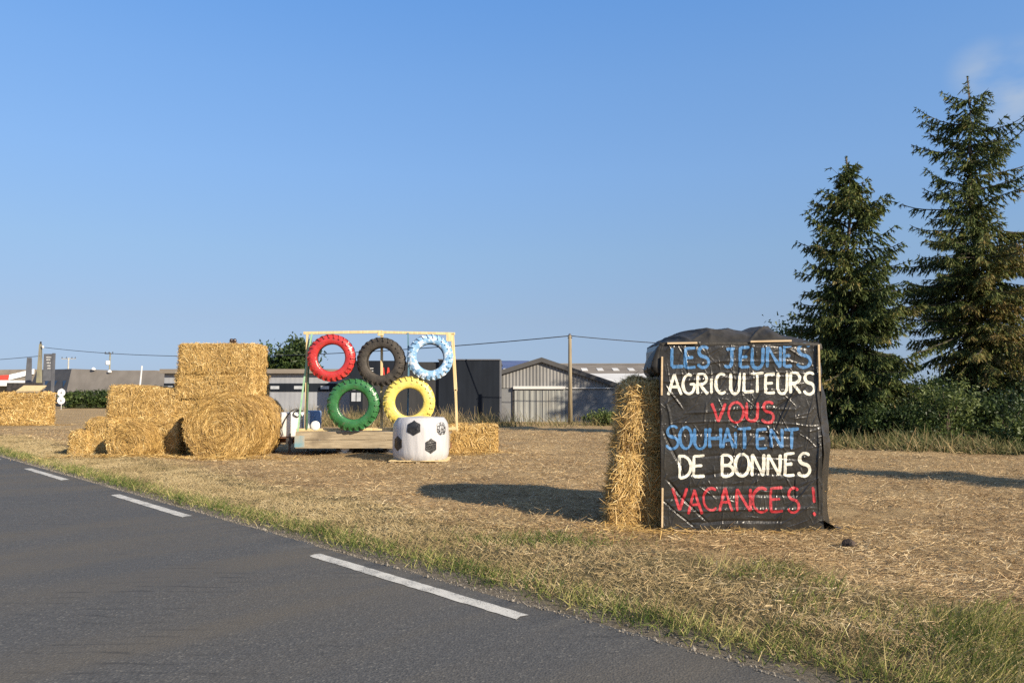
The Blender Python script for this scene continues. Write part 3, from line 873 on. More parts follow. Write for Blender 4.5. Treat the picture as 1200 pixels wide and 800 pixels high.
# hood: heaped sheet over the topmost bale, closed solid
prof_px = [(766, 436), (761, 430), (764, 420), (769, 408), (774, 402), (783, 395), (797, 390), (815, 384), (833, 379), (848, 381), (866, 382), (882, 383), (893, 379), (903, 377), (912, 379), (922, 387), (935, 388), (946, 391), (953, 395), (957, 399), (960, 404), (961, 409)]
pr = [at(a, b, 9.12) for a, b in prof_px]
pts = np.array([(p.x, p.z) for p in pr])
seg = np.concatenate([[0], np.cumsum(np.hypot(*np.diff(pts, axis=0).T))])
ns = 200
sq = np.linspace(0, seg[-1], ns)
px_, pz_ = np.interp(sq, seg, pts[:, 0]), np.interp(sq, seg, pts[:, 1])
nd = 90
U, K = np.meshgrid(np.linspace(0, 1, nd), np.arange(ns), indexing='ij')
xx = px_[K] + 0 * U; zt_ = pz_[K]
xx = xx + np.where(xx < BX0 + .05, .16 * U, .05 * U)
zb_ = np.where(np.minimum(xx, 9) > 0, BZ1 - .02, 0)
# from the front hem up over the crest and back down
h = zt_ - (BZ1 - .015)
lift = np.sin(np.clip(U / .42, 0, 1) * np.pi / 2) ** .8 * (1 - .25 * sstep(.6, 1, U))
zz = np.where(h > 0, BZ1 - .015 + h * lift, zt_ + 0 * U)
yy = YB - .03 + 1.45 * U + .05 * np.sin(np.pi * np.clip(U * 2.4, 0, 1)) * 0
fold = .022 * fbm(xx * 3.2, yy * 3.2, zz * 3, 95) * .6 + .040 * (1 - np.abs(vnoise(xx * 2.2 + yy * 1.2, yy * 1.1 - xx * 1.2, 0, 96))) ** 7 + .028 * (1 - np.abs(vnoise(xx * 2.6 - yy * 2.4, xx * 1.2 + yy * .8, 0, 98))) ** 9 + .003 * fbm(xx * 9, yy * 9, 0, 99) - .02
zz = zz + fold * sstep(0, .08, U)
yy = yy - .02 * np.abs(fbm(xx * 7, zz * 7, 0, 97)) * sstep(.02, .1, U)
top_v = np.stack([xx, yy, zz], -1).reshape(-1, 3)
bot = np.stack([np.clip(xx, BX0 + .06, BX1 - .02), yy + .03, np.minimum(zz - .03, BZ1 - .07)], -1).reshape(-1, 3)
gf = grid_faces(nd, ns)
n0 = nd * ns
rim = []
def idx(u, k): return u * ns + k
for k in range(ns - 1):
    rim.append((idx(0, k), idx(0, k + 1), n0 + idx(0, k + 1), n0 + idx(0, k)))
    rim.append((idx(nd - 1, k + 1), idx(nd - 1, k), n0 + idx(nd - 1, k), n0 + idx(nd - 1, k + 1)))
for u in range(nd - 1):
    rim.append((idx(u + 1, 0), idx(u, 0), n0 + idx(u, 0), n0 + idx(u + 1, 0)))
    rim.append((idx(u, ns - 1), idx(u + 1, ns - 1), n0 + idx(u + 1, ns - 1), n0 + idx(u, ns - 1)))
quads_obj('sheet_hood', np.concatenate([top_v, bot]), np.concatenate([gf, gf[:, ::-1] + n0, np.array(rim)]), M['dull_plastic'], slog, smooth=True)
# the bale core under the hood and back hem, wrapped in the same sheet
MB().box(((BX0 + BX1) / 2 + .02, YB + .82, BZ1 - .26), (BX1 - BX0 - .1, 1.1, .56), bev=.08).build('wrapped_core', M['plastic'], slog, smooth=False)
# a tail of sheet lying on the ground at the corner
q = at(966, 618, YB)
V_ = []
for i in range(9):
    for j in range(6):
        x = q.x - .05 + i * .034; y = YB - .05 + j * .06
        V_.append((x, y, gz1(x, y) + .015 + max(0, .10 - .012 * i * i * .35) * (1 - j * .12) + .008 * math.sin(i * 2 + j * 3)))
quads_obj('sheet_tail', np.array(V_), grid_faces(9, 6)[:, ::-1], M['plastic'], slog, smooth=True)
# wooden battens nailed along the edges
def batten(a, b, w=.022, off=.012):
    pa, pb = at(*a, YB), at(*b, YB)
    ya = YB - .03 - off
    pa.y = pb.y = ya
    d = pb - pa
    ang = math.atan2(d.z, d.x)
    MB().box(((pa.x + pb.x) / 2, ya, (pa.z + pb.z) / 2), (d.length, .02, w), Matrix.Rotation(-ang, 3, 'Y'), bev=.003).build('batten', M['batten'], slog)
batten((781, 402.5), (816, 402)); batten((878, 400.5), (926, 399.5)); batten((775, 418), (774.5, 463)); batten((775.5, 571), (775, 617)); batten((957.5, 404), (959, 458)); batten((788, 620.5), (828, 621.5), .014)

# --- hand painted letters, each stroke follows the wrinkled sheet
def arc(cx, cy, rx, ry, a0, a1, n=9):
    return [(cx + rx * math.cos(R(a0 + (a1 - a0) * i / n)), cy - ry * math.sin(R(a0 + (a1 - a0) * i / n))) for i in range(n + 1)]
GL = {  # unit box, y down
 'A': [[(0, 1), (.22, .5), (.45, 0)], [(.45, 0), (.7, .5), (1, 1)], [(.2, .62), (.85, .6)]],
 'B': [[(.08, 0), (.05, .5), (.08, 1)], [(.05, .03)] + arc(.35, .25, .5, .23, 80, -80) + [(.1, .48)], [(.1, .5)] + arc(.4, .74, .58, .25, 80, -85) + [(.06, .99)]],
 'C': [arc(.6, .5, .58, .5, 55, 310, 14)],
 'D': [[(.05, 0), (.12, .5), (.1, 1)], [(0, .05)] + arc(.25, .5, .72, .47, 80, -80, 12) + [(.1, .99)]],
 'E': [[(.12, 0), (.08, .5), (.1, 1)], [(.1, .03), (.55, .02), (.98, 0)], [(.1, .5), (.45, .48), (.8, .47)], [(.1, .98), (.55, .98), (1, .95)]],
 'G': [arc(.52, .5, .5, .5, 60, 350, 15) + [(.98, .5), (.6, .5)]],
 'H': [[(.08, 0), (.05, .5), (.08, 1)], [(.92, 0), (.95, .5), (.92, 1)], [(.06, .52), (.95, .5)]],
 'I': [[(.5, .24), (.52, .6), (.5, 1)], [(.45, .01), (.55, .04)]],
 'J': [[(.25, .05), (.65, .03), (1, 0)], [(.72, .03), (.74, .5), (.7, .8)] + arc(.38, .8, .32, .2, -10, -150, 6)],
 'L': [[(.12, 0), (.1, .5), (.1, .97)], [(.1, .97), (.5, .96), (1, .94)]],
 'N': [[(.08, 1), (.06, .5), (.08, 0)], [(.08, 0), (.5, .52), (.9, 1)], [(.9, 1), (.93, .5), (.92, 0)]],
 'O': [arc(.5, .5, .48, .5, 95, 458, 22)],
 'R': [[(.1, 0), (.07, .5), (.08, 1)], [(.05, .04)] + arc(.4, .26, .5, .25, 80, -85) + [(.1, .52)], [(.3, .52), (.6, .75), (1, 1)]],
 'S': [arc(.55, .24, .42, .24, 35, 265, 9)[:-1] + arc(.48, .74, .47, .26, 85, -160, 11)],
 'T': [[(0, .04), (.5, .03), (1, 0)], [(.5, .03), (.52, .5), (.5, 1)]],
 'U': [[(.06, 0), (.05, .5)] + arc(.48, .7, .43, .3, 180, 360, 9) + [(.93, .4), (.94, 0)]],
 'V': [[(0, 0), (.25, .5), (.48, 1)], [(.48, 1), (.75, .5), (1, 0)]],
 '!': [[(.35, 0), (.5, .3), (.55, .56)], [(.4, .9), (.6, .97), (.45, 1)]],
}
def catmull(p, m=7):
    if len(p) < 3:
        return [(p[0][0] + (p[1][0] - p[0][0]) * i / m, p[0][1] + (p[1][1] - p[0][1]) * i / m) for i in range(m + 1)]
    out = []
    q = [p[0]] + list(p) + [p[-1]]
    for i in range(1, len(q) - 2):
        for k in range(m):
            t = k / m
            out.append(tuple(.5 * (2 * q[i][c] + (q[i + 1][c] - q[i - 1][c]) * t + (2 * q[i - 1][c] - 5 * q[i][c] + 4 * q[i + 1][c] - q[i + 2][c]) * t * t + (3 * q[i][c] - q[i - 1][c] - 3 * q[i + 1][c] + q[i + 2][c]) * t ** 3) for c in (0, 1)))
    out.append(p[-1])
    return out
def paintmat(name, c, dark):
    m, n, l, b = newmat(name)
    t = n.new('ShaderNodeTexCoord')
    nz = n.new('ShaderNodeTexNoise'); nz.inputs['Scale'].default_value = 21; nz.inputs['Detail'].default_value = 8; nz.inputs['Roughness'].default_value = .75
    l.new(t.outputs['Object'], nz.inputs['Vector'])
    r = n.new('ShaderNodeValToRGB'); e = r.color_ramp.elements
    e[0].position = .35; e[0].color = lin(dark); e[1].position = .50; e[1].color = lin(c)
    l.new(nz.outputs['Fac'], r.inputs['Fac']); l.new(r.outputs['Color'], b.inputs['Base Color'])
    b.inputs['Roughness'].default_value = .5; setin(b, 'Specular IOR Level', .4)
    bp = n.new('ShaderNodeBump'); bp.inputs['Strength'].default_value = .5; bp.inputs['Distance'].default_value = .01
    l.new(nz.outputs['Fac'], bp.inputs['Height']); l.new(bp.outputs['Normal'], b.inputs['Normal'])
    return m
BLUE = paintmat('blue_paint', (.055, .175, .37), (.025, .07, .14))
WHITE = paintmat('white_letter_paint', (.70, .68, .58), (.42, .40, .34))
RED = paintmat('red_paint', (.44, .030, .040), (.16, .016, .018))
def word_line(chars, boxes, origin, scale, m, width):
    V, Q = [], []
    lay = 0
    rr = random.Random(len(chars) * 7 + int(origin[1]))
    for ch, (x0, x1, y0, y1) in zip(chars, boxes):
        for stroke in GL[ch]:
            pts = catmull(stroke)
            P = [((x0 + (x1 - x0) * a) / scale + origin[0], (y0 + (y1 - y0) * b) / scale + origin[1]) for a, b in pts]
            W3 = np.array([(lambda p: (p.x, p.z))(at(a, b, YB - .02)) for a, b in P])
            # even spacing
            sg = np.concatenate([[0], np.cumsum(np.hypot(*np.diff(W3, axis=0).T))])
            nn = max(4, int(sg[-1] / .008))
            sq_ = np.linspace(0, sg[-1], nn + 1)
            xs, zs = np.interp(sq_, sg, W3[:, 0]), np.interp(sq_, sg, W3[:, 1])
            tx, tz = np.gradient(xs), np.gradient(zs)
            ln = np.hypot(tx, tz) + 1e-9
            nx, nz2 = -tz / ln, tx / ln
            ph = rr.uniform(0, 99)
            w = width * (1 + .22 * vnoise(sq_ * 9, ph, 0, 33) + .12 * vnoise(sq_ * 45, ph, 0, 34)) / 2
            endr = np.minimum(1, np.sqrt(np.clip(np.minimum(sq_, sg[-1] - sq_) / (width * .4) + .25, 0, 1)))
            w = w * endr
            lay += 1
            k = len(V)
            for c in (-1, -.5, 0, .5, 1):
                pass
            for i in range(nn + 1):
                for c in (-1, -.5, 0, .5, 1):
                    x, z = xs[i] + nx[i] * w[i] * c, zs[i] + nz2[i] * w[i] * c
                    V.append((x, z, lay))
            Q.append(grid_faces(nn + 1, 5) + k)
    V = np.array(V)
    Y_ = sheet_y(V[:, 0], V[:, 1]) - .0028 - .0002 * (V[:, 2] % 7)
    quads_obj('painted_word', np.stack([V[:, 0], Y_, V[:, 1]], -1), np.concatenate(Q), m, slog, smooth=True)
o4, s4 = (760, 370), 5.4545
o5, s5 = (760, 490), 5.3333
word_line('LESJEUNES'[:3], [(140, 222, 205, 330), (228, 300, 205, 333), (312, 388, 197, 330)], o4, s4, BLUE, .036)
word_line('LESJEUNES'[3:], [(478, 552, 208, 326), (580, 645, 200, 330), (658, 735, 203, 335), (752, 850, 197, 330), (862, 918, 190, 325), (948, 1040, 180, 330)], o4, s4, BLUE, .036)
word_line('AGRICULTEURS', [(126, 210, 372, 505), (218, 293, 376, 498), (308, 378, 370, 500), (388, 414, 368, 497), (428, 492, 370, 495), (522, 584, 365, 497), (602, 674, 365, 490), (652, 736, 365, 490), (742, 808, 370, 495), (822, 890, 362, 497), (902, 974, 362, 494), (992, 1064, 362, 500)], o4, s4, WHITE, .033)
word_line('VOUS', [(402, 490, 558, 675), (508, 608, 552, 680), (622, 703, 552, 672), (724, 804, 550, 682)], o4, s4, RED, .032)
word_line('SOUHAITENT', [(108, 188, 48, 190), (194, 272, 55, 188), (285, 363, 62, 190), (377, 455, 60, 185), (462, 530, 58, 185), (530, 556, 50, 188), (556, 640, 60, 190), (672, 738, 66, 190), (758, 840, 65, 182), (848, 940, 65, 190)], o5, s5, BLUE, .034)
word_line('DEBONNES'[:2], [(186, 268, 230, 375), (276, 352, 232, 365)], o5, s5, WHITE, .035)
word_line('DEBONNES'[2:], [(456, 532, 225, 363), (540, 630, 222, 360), (642, 725, 222, 360), (738, 828, 225, 355), (848, 915, 217, 360), (935, 1012, 217, 360)], o5, s5, WHITE, .035)
word_line('VACANCES!'[:8], [(150, 240, 435, 572), (248, 335, 445, 598), (342, 426, 436, 572), (442, 522, 432, 580), (546, 645, 440, 580), (650, 745, 435, 585), (758, 840, 432, 585), (868, 944, 435, 588)], o5, s5, RED, .031)
word_line('VACANCES!'[8:], [(1012, 1055, 428, 605)], o5, s5, RED, .031)

# ================================================================ TRAILER, FRAME, TYRES
DT = 20.3
def tx(px): return (px - 600) / F * DT
def tz(py): return at(440, py, DT).z
tr = empty('flatbed_trailer', (tx(445), DT, gl), 'low wooden flatbed trailer with weathered plank side carrying the tyre frame', 'trailer')
def rel(o):
    o.location = Vector(o.location) - Vector(tr.location) if o.parent == tr else o.location
    return o
def tp(mb, name, m, parent=tr, smooth=False):
    o = mb.build(name, m, parent, smooth)
    if parent is tr: o.location = -Vector(tr.location)
    return o
XL, XR = tx(348), tx(528)
zd = tz(505)
for (za, zb2) in [(tz(525), tz(515.3)), (tz(514.9), tz(505.5))]:
    tp(MB().box(((XL + XR) / 2, DT, (za + zb2) / 2), (XR - XL, .04, zb2 - za), bev=.006), 'side_board', M['oldwood'])
tp(MB().box(((XL + XR) / 2, DT + 1.0, zd - .05), (XR - XL, 1.92, .05)), 'deck', M['oldwood'])
tp(MB().box((XL + .11, DT - .024, tz(517)), (.26, .006, .30)), 'faded_blue_corner', noisemat('faded_blue', (.16, .30, .34), (.34, .33, .27), 5, .8))
for yy_ in (.45, 1.55):
    tp(MB().box(((XL + XR) / 2 + .1, DT + yy_, .24), (XR - XL - .2, .09, .14)), 'chassis_beam', M['rust'])
def wheel(x, y, r=.24, w=.17):
    p = MB().lathe([(r * .55, -w / 2), (r * .9, -w / 2), (r, -w * .3), (r, w * .3), (r * .9, w / 2), (r * .55, w / 2)], 28, (0, 0, 0), 'Y', closed=True).build('wheel', M['rubber'], tr, True)
    p.location = Vector((x, y, gl + r - .01)) - Vector(tr.location)
    MB().lathe([(.001, -w * .25), (r * .25, -w * .28), (r * .5, -w * .12), (r * .57, -w * .42), (r * .57, w * .42), (.001, w * .3)], 24, (0, 0, 0), 'Y').build('rim', M['white_plastic'], p, True)
for px in (404, 459):
    for yy_ in (.22, 1.75): wheel(tx(px), DT + yy_)
for px in (404, 459): tp(MB().tube([(tx(px), DT + .2, .22), (tx(px), DT + 1.8, .22)], .035), 'axle', M['rust'])
# drawbar
dbz = tz(518)
tp(MB().box((tx(327), DT + .9, dbz), (1.35, .10, .12), bev=.01).tube([(XL + .1, DT + .35, dbz), (tx(318), DT + .9, dbz)], .045).tube([(XL + .1, DT + 1.5, dbz), (tx(318), DT + .9, dbz)], .045).box((tx(327), DT + .9, dbz + .075), (1.0, .55, .02)), 'drawbar', M['rust'])
tp(MB().tube([(tx(311), DT + .85, dbz + .05), (tx(311), DT + .85, gl)], .035).box((tx(311), DT + .85, gl + .015), (.16, .16, .03)), 'jockey_stand', M['rust'])
tp(MB().tube([(tx(338), DT + .25, dbz + .22), (tx(338), DT + .25, gl + .05)], .03).box((tx(338), DT + .25, dbz + .02), (.18, .12, .16), bev=.02), 'support_leg', M['darksteel'])

fr = empty('tyre_frame', (tx(445), DT + .12, zd), 'pale timber frame of three posts and rails standing on the trailer', 'frame')
fo = -Vector(fr.location)
def fp(mb, name, m=M['pine']):
    o = mb.build(name, m, fr); o.location = fo; return o
yf = DT + .14
def fz(py): return at(440, py, yf).z
def fx(px): return (px - 600) / F * yf
def beam(a, b, w, dep=.06):
    pa, pb = Vector((fx(a[0]), yf, fz(a[1]))), Vector((fx(b[0]), yf, fz(b[1])))
    d = pb - pa
    return MB().box(((pa + pb) / 2), (d.length, dep, w), Matrix.Rotation(-math.atan2(d.z, d.x), 3, 'Y'), bev=.008)
fp(beam((355, 390.2), (448, 388.7), .075), 'top_rail'); fp(beam((447, 389.2), (533, 391.0), .07), 'top_rail')
fp(beam((349, 503.5), (537, 502), .075, .10), 'bottom_rail')
fp(beam((359.5, 391.6), (359.5, 502), .060), 'post'); fp(beam((447, 390.4), (448, 501), .065), 'post')
fp(beam((530, 391), (534.2, 458), .085), 'post'); fp(beam((534, 456), (536, 505), .065), 'post')
fp(MB().box((fx(526.5), yf - .035, fz(396)), (.16, .02, .18)), 'gusset_plate'); fp(MB().box((fx(446), yf - .045, fz(391.5)), (.16, .02, .09)), 'gusset_plate')
def strap(pts, m, label, w=.045):
    mb = MB()
    for k in range(len(pts) - 1):
        a, b = Vector(pts[k]), Vector(pts[k + 1])
        d = (b - a); s_ = d.normalized().cross(Vector((0, 1, 0))).normalized() * w / 2; o_ = Vector((0, .004, 0))
        mb.add([a - s_, a + s_, b + s_, b - s_, a - s_ + o_, a + s_ + o_, b + s_ + o_, b - s_ + o_], [(0, 1, 2, 3), (7, 6, 5, 4), (0, 4, 5, 1), (1, 5, 6, 2), (2, 6, 7, 3), (3, 7, 4, 0)])
    return tag(mb.build('ratchet_strap', m), label, 'strap')
SG = noisemat('green_strap', (.22, .42, .25), (.36, .54, .34), 6, .6); SB = noisemat('blue_strap', (.08, .20, .30), (.16, .30, .40), 6, .6); SD = noisemat('dark_green_strap', (.05, .12, .06), (.10, .18, .09), 6, .6)
yq = yf - .10
strap([(fx(366), yq, fz(391)), (fx(360), yq, fz(425)), (fx(352), yq - .05, fz(506))], SG, 'pale green ratchet strap running slantwise down the end post of the tyre frame')
strap([(fx(365.5), yq + .03, fz(391)), (fx(362.5), yq + .03, fz(430)), (fx(361.5), yq + .03, fz(503))], SD, 'dark green strap hanging straight beside the end post of the tyre frame', .04)
strap([(fx(478), yf - .06, fz(390)), (fx(477.6), yf + .24, fz(430)), (fx(476.6), yf + .24, fz(502))], SB, 'thin blue strap hanging from the top rail between black and blue tyres', .045)

def tyre(px, py, ro, ri, m, label, seed, yaw=0, pitch=0, dy=0.0, nl=26, lug=.028):
    y = yf - .18 + dy
    c = at(px, py, y)
    k = y / F
    Ro, Ri = ro * k, ri * k
    w = .30
    rc = Ro - lug * .75
    prof = [(Ri, -.10), (Ri + .015, -.125), (Ri + .05, -.145), ((Ri + rc) / 2, -w / 2 + .005), (rc - .06, -w / 2 + .012), (rc - .015, -w / 2 + .05), (rc, -.08), (rc, .08), (rc - .015, w / 2 - .05), (rc - .06, w / 2 - .012), ((Ri + rc) / 2, w / 2), (Ri + .05, .145), (Ri + .015, .125), (Ri, .10),
            (Ri + .03, .09), (Ri + .06, .12), (rc - .05, .13), (rc - .03, .0), (rc - .05, -.13), (Ri + .06, -.12), (Ri + .03, -.09)]
    mb = MB(); mb.lathe(prof, 64, (0, 0, 0), 'Y', closed=True)
    rr = random.Random(seed)
    for i in range(nl):
        for sd in (-1, 1):
            th = 2 * math.pi * (i + (.5 if sd > 0 else 0)) / nl
            # a lug: slanted bar from the tread centre over the shoulder and a little down the side wall
            path = [(rc - .006, .012 * sd, .20), (rc + .0, .09 * sd, .06), (rc - .012, (w / 2 - .035) * sd, .0), (rc - .085, (w / 2 - .004) * sd, -.035)]
            V, Fc = [], []
            for (r0, yy0, dth) in path:
                hw = .024 / rc
                last = r0 < rc - .05
                for s_ in (-1, 1):
                    for up in (0, 1):
                        r1 = r0 - .01 + (lug * (.25 if last else 1) if up else 0)
                        y1 = yy0 + (.03 * sd * up if last else (.014 * sd * up if abs(yy0) > .1 else 0))
                        a = th + dth + s_ * hw * (1 - .25 * up)
                        V.append((r1 * math.cos(a), y1, r1 * math.sin(a)))
            for q in range(len(path) - 1):
                b = q * 4
                Fc += [(b, b + 4, b + 5, b + 1), (b + 1, b + 5, b + 7, b + 3), (b + 3, b + 7, b + 6, b + 2), (b, b + 2, b + 6, b + 4)]
            Fc += [(0, 1, 3, 2), (len(V) - 4, len(V) - 2, len(V) - 1, len(V) - 3)]
            mb.add(V, Fc)
    o = mb.build('tractor_tyre', m, None, True, loc=c)
    o.rotation_euler = (R(pitch), 0, R(yaw))
    b = o.data
    tag(o, label, 'tyre', 'painted tractor tyres on the timber frame')
    # sharp shading between lugs and casing
    try: b.set_sharp_from_angle(angle=R(38))
    except Exception: pass
    return o
def tyrepaint(name, c1, c2, worn, wlo=.57, rough=.28):
    m = noisemat(name, c1, c2, 4, rough, .45, 22, spec=.55, c3=None)
    n, l = m.node_tree.nodes, m.node_tree.links
    b = n['Principled BSDF']
    src = b.inputs['Base Color'].links[0].from_socket
    t = n.new('ShaderNodeTexCoord')
    nz = n.new('ShaderNodeTexNoise'); nz.inputs['Scale'].default_value = 7; nz.inputs['Detail'].default_value = 7; nz.inputs['Roughness'].default_value = .65
    l.new(t.outputs['Object'], nz.inputs['Vector'])
    mr = n.new('ShaderNodeMapRange'); mr.inputs['From Min'].default_value = wlo; mr.inputs['From Max'].default_value = wlo + .07
    l.new(nz.outputs['Fac'], mr.inputs['Value'])
    mx = n.new('ShaderNodeMix'); mx.data_type = 'RGBA'
    l.new(mr.outputs['Result'], mx.inputs['Factor']); l.new(src, mx.inputs[6]); mx.inputs[7].default_value = lin(worn)
    # the far side of each tyre was left black
    gm_ = n.new('ShaderNodeSeparateXYZ'); l.new(t.outputs['Object'], gm_.inputs[0])
    m2 = n.new('ShaderNodeMapRange'); m2.inputs['From Min'].default_value = -.02; m2.inputs['From Max'].default_value = .05
    l.new(gm_.outputs['Y'], m2.inputs['Value'])
    mx2 = n.new('ShaderNodeMix'); mx2.data_type = 'RGBA'
    l.new(m2.outputs['Result'], mx2.inputs['Factor']); l.new(mx.outputs[2], mx2.inputs[6]); mx2.inputs[7].default_value = (.02, .019, .018, 1)
    l.new(mx2.outputs[2], b.inputs['Base Color'])
    return m
tyre(388.8, 419.3, 28.0, 16.0, tyrepaint('red_tyre_paint', (.36, .022, .022), (.50, .045, .040), (.28, .07, .05)), 'red painted tractor tyre hanging at the end of the upper row', 1, yaw=4)
tyre(447, 423.7, 28.8, 16.2, M['rubber'], 'unpainted dusty black tractor tyre in the middle of the upper row', 2, yaw=-3, lug=.024)
tyre(504, 418.7, 27.3, 15.8, tyrepaint('blue_tyre_paint', (.14, .28, .46), (.25, .42, .60), (.62, .68, .74), .50, .25), 'light blue tractor tyre with white worn paint, upper row', 3, yaw=9, pitch=-3)
tyre(414.6, 474, 30.8, 17.2, tyrepaint('green_tyre_paint', (.022, .105, .030), (.045, .17, .055), (.07, .11, .05)), 'green painted tractor tyre in the lower row beside the middle post', 4, yaw=2, dy=-.02)
tyre(479.5, 471.0, 30.3, 16.2, tyrepaint('yellow_tyre_paint', (.62, .47, .085), (.74, .60, .16), (.42, .34, .14), .57, .4), 'yellow painted tractor tyre behind the football shaped bale', 5, yaw=6, dy=-.02, nl=26, lug=.036)

# things by the drawbar
x0, x1 = (327 - 600) / F * 20.9, (357 - 600) / F * 20.9
tank = empty('water_tank', ((x0 + x1) / 2, 21.3, dbz + .09), 'white plastic tank with black hose on the trailer drawbar', 'tank')
hh = at(340, 483, 20.9).z - (dbz + .09)
MB().box((0, 0, hh / 2), (x1 - x0, .6, hh), bev=.05).build('body', M['white_plastic'], tank, True)
MB().lathe([(.001, 0), (.09, 0), (.09, .04), (.001, .045)], 16, (.12, 0, hh - .002)).build('lid', M['black_hose'], tank, True)
hp = [(-.22, -.34, .05), (-.25, -.36, .25), (-.16, -.34, .5), (-.02, -.32, hh + .03), (.12, -.30, hh + .08), (.22, -.30, hh + .02), (.18, -.33, hh - .12), (.05, -.33, hh - .05), (.15, -.32, hh + .05), (.27, -.34, hh - .1), (.30, -.36, hh - .35), (.33, -.38, .12)]
def smoothpts(p, m=6):
    p = [Vector(q) for q in p]; o = []
    q = [p[0]] + p + [p[-1]]
    for i in range(1, len(q) - 2):
        for k in range(m):
            t = k / m
            o.append(.5 * (2 * q[i] + (q[i + 1] - q[i - 1]) * t + (2 * q[i - 1] - 5 * q[i] + 4 * q[i + 1] - q[i + 2]) * t * t + (3 * q[i] - q[i - 1] - 3 * q[i + 1] + q[i + 2]) * t ** 3))
    return o + [p[-1]]
MB().tube(smoothpts(hp), .014, 6).build('hose', M['black_hose'], tank, True)
xb = (368.5 - 600) / F * 22.9
bh = at(368, 481, 22.7).z - gl
bar = MB().lathe([(.001, 0), (.22, 0), (.23, .03), (.23, bh * .35), (.238, bh * .37), (.23, bh * .4), (.23, bh * .68), (.238, bh * .7), (.23, bh * .73), (.225, bh - .02), (.2, bh), (.001, bh - .01)], 28).build('plastic_barrel', M['blue_plastic'], None, True, loc=(xb, 22.9, gl))
tag(bar, 'faded blue plastic barrel standing behind the trailer near the end post', 'barrel')
xd = (370.5 - 600) / F * 20.4
dr = .125
disc = MB().lathe([(.001, -.05), (dr * .8, -.05), (dr, -.03), (dr, .03), (dr * .8, .05), (.001, .05)], 26, (0, 0, 0), 'Y').build('round_drum', M['white_plastic'], None, True, loc=(xd, 20.42, zd + dr + .012))
tag(disc, 'small round white drum lying on the trailer deck before the blue barrel', 'drum')
# crumpled plastic under the trailer
q = gp(373, 530)
V_ = []
for i in range(14):
    for j in range(7):
        x, y = q.x - .3 + i * .046, q.y - .12 + j * .04
        V_.append((x, y, gz1(x, y) + .02 + .07 * abs(float(vnoise(i * .9, j * .9, 0, 5)))))
o = quads_obj('plastic_sheet', np.array(V_), grid_faces(14, 7)[:, ::-1], noisemat('pale_film', (.45, .52, .58), (.70, .74, .78), 10, .3), smooth=True)
tag(o, 'scrap of pale crumpled plastic lying on the field under the trailer', 'plastic scrap')

# ================================================================ FOOTBALL BALE
yb_ = 18.55
cx_ = (494 - 600) / F * yb_
ball = empty('football_bale', (cx_, yb_, gl + .10), 'round bale wrapped in white film with black patches like a football', 'wrapped bale')
rb, hb = 32.3 / F * yb_ , at(494, 489.5, 18.1).z - (gl + .10)
def ballp(a, z, off=0.0):
    """point of the wrapped drum at angle a (0 faces -Y), height fraction z"""
    z = np.asarray(z, float); a = np.asarray(a, float)
    prof = 1.0 - .15 * np.clip((np.abs(z - .47) - .27) / .26, 0, 1) ** 2.4 + .02 * np.sin(z * np.pi) - .03 * z
    lump = 1 + .010 * fbm(np.cos(a) * 2.5, np.sin(a) * 2.5, z * 2, 51, 3) + .004 * np.sin(a * 23 + 4 * z) 
    r = rb * prof * lump + off
    return np.stack([r * np.sin(a), -r * np.cos(a), hb * z + 0 * a], -1)
zl = np.concatenate([np.linspace(0, .12, 6), np.linspace(.14, .86, 20), np.linspace(.88, 1, 7)])
Aa, Zz = np.meshgrid(np.linspace(0, 2 * np.pi, 97), zl, indexing='ij')
Vb = ballp(Aa, Zz).reshape(-1, 3)
cap = [ballp(Aa[:, -1], np.ones(97)) * np.array([f, f, 1]) + np.array([0, 0, .035 * (1 - f)]) for f in (.8, .45, .02)]
Vc = np.stack([ballp(Aa[:, -1], np.ones(97))] + cap, 1).reshape(-1, 3)
quads_obj('white_wrap', np.concatenate([Vb, Vc]), np.concatenate([grid_faces(97, len(zl)), grid_faces(97, 4) + len(Vb)]), M['white_wrap'], ball, smooth=True)
def patch(px, py, rx, ry, nside, rot, crump=0, sd=0):
    a0 = math.asin(max(-1, min(1, ((px - 494) / 32.3)))); z0 = (541.0 - py) / 51.5
    n = 7
    V, Q = [], []
    ring = [(math.cos(rot + 2 * math.pi * i / nside), math.sin(rot + 2 * math.pi * i / nside)) for i in range(nside)]
    bd = []
    for i in range(nside):
        for k in range(6):
            t = k / 6; bd.append((ring[i][0] * (1 - t) + ring[(i + 1) % nside][0] * t, ring[i][1] * (1 - t) + ring[(i + 1) % nside][1] * t))
    bd.append(bd[0])
    for (bx_, by_) in bd:
        for k in range(n):
            f = k / (n - 1) * .98 + .02
            jr = 1 + (.16 * float(vnoise(bx_ * 4, by_ * 4, sd, 3)) if crump else .03 * float(vnoise(bx_ * 3, by_ * 3, sd, 3)))
            a = a0 + bx_ * f * rx * jr / rb; z = z0 + by_ * f * ry * jr / hb
            V.append(ballp(a, z, .008 + (.03 * abs(float(vnoise(bx_ * f * 6, by_ * f * 6, sd, 8))) if crump else .002 * float(vnoise(bx_ * f * 5, by_ * f * 5, sd, 8)))))
    quads_obj('black_patch', np.array(V), grid_faces(len(bd), n), M['patch'] if not crump else M['patch_worn'], ball, smooth=True)
M['patch_worn'] = noisemat('patch_worn', (.02, .02, .02), (.42, .42, .43), 26, .35, .5, 30, lo=.45, hi=.6)
patch(489.3, 501.5, .18, .175, 6, R(30)); patch(470.5, 520.6, .17, .175, 6, R(30)); patch(508.5, 523.4, .155, .175, 6, R(30)); patch(519.5, 502.5, .16, .165, 6, R(15), 1, 5)
bp_ = empty('wooden_pallet', (cx_, yb_, gl), 'pale wooden pallet on the field under the football shaped bale', 'pallet')
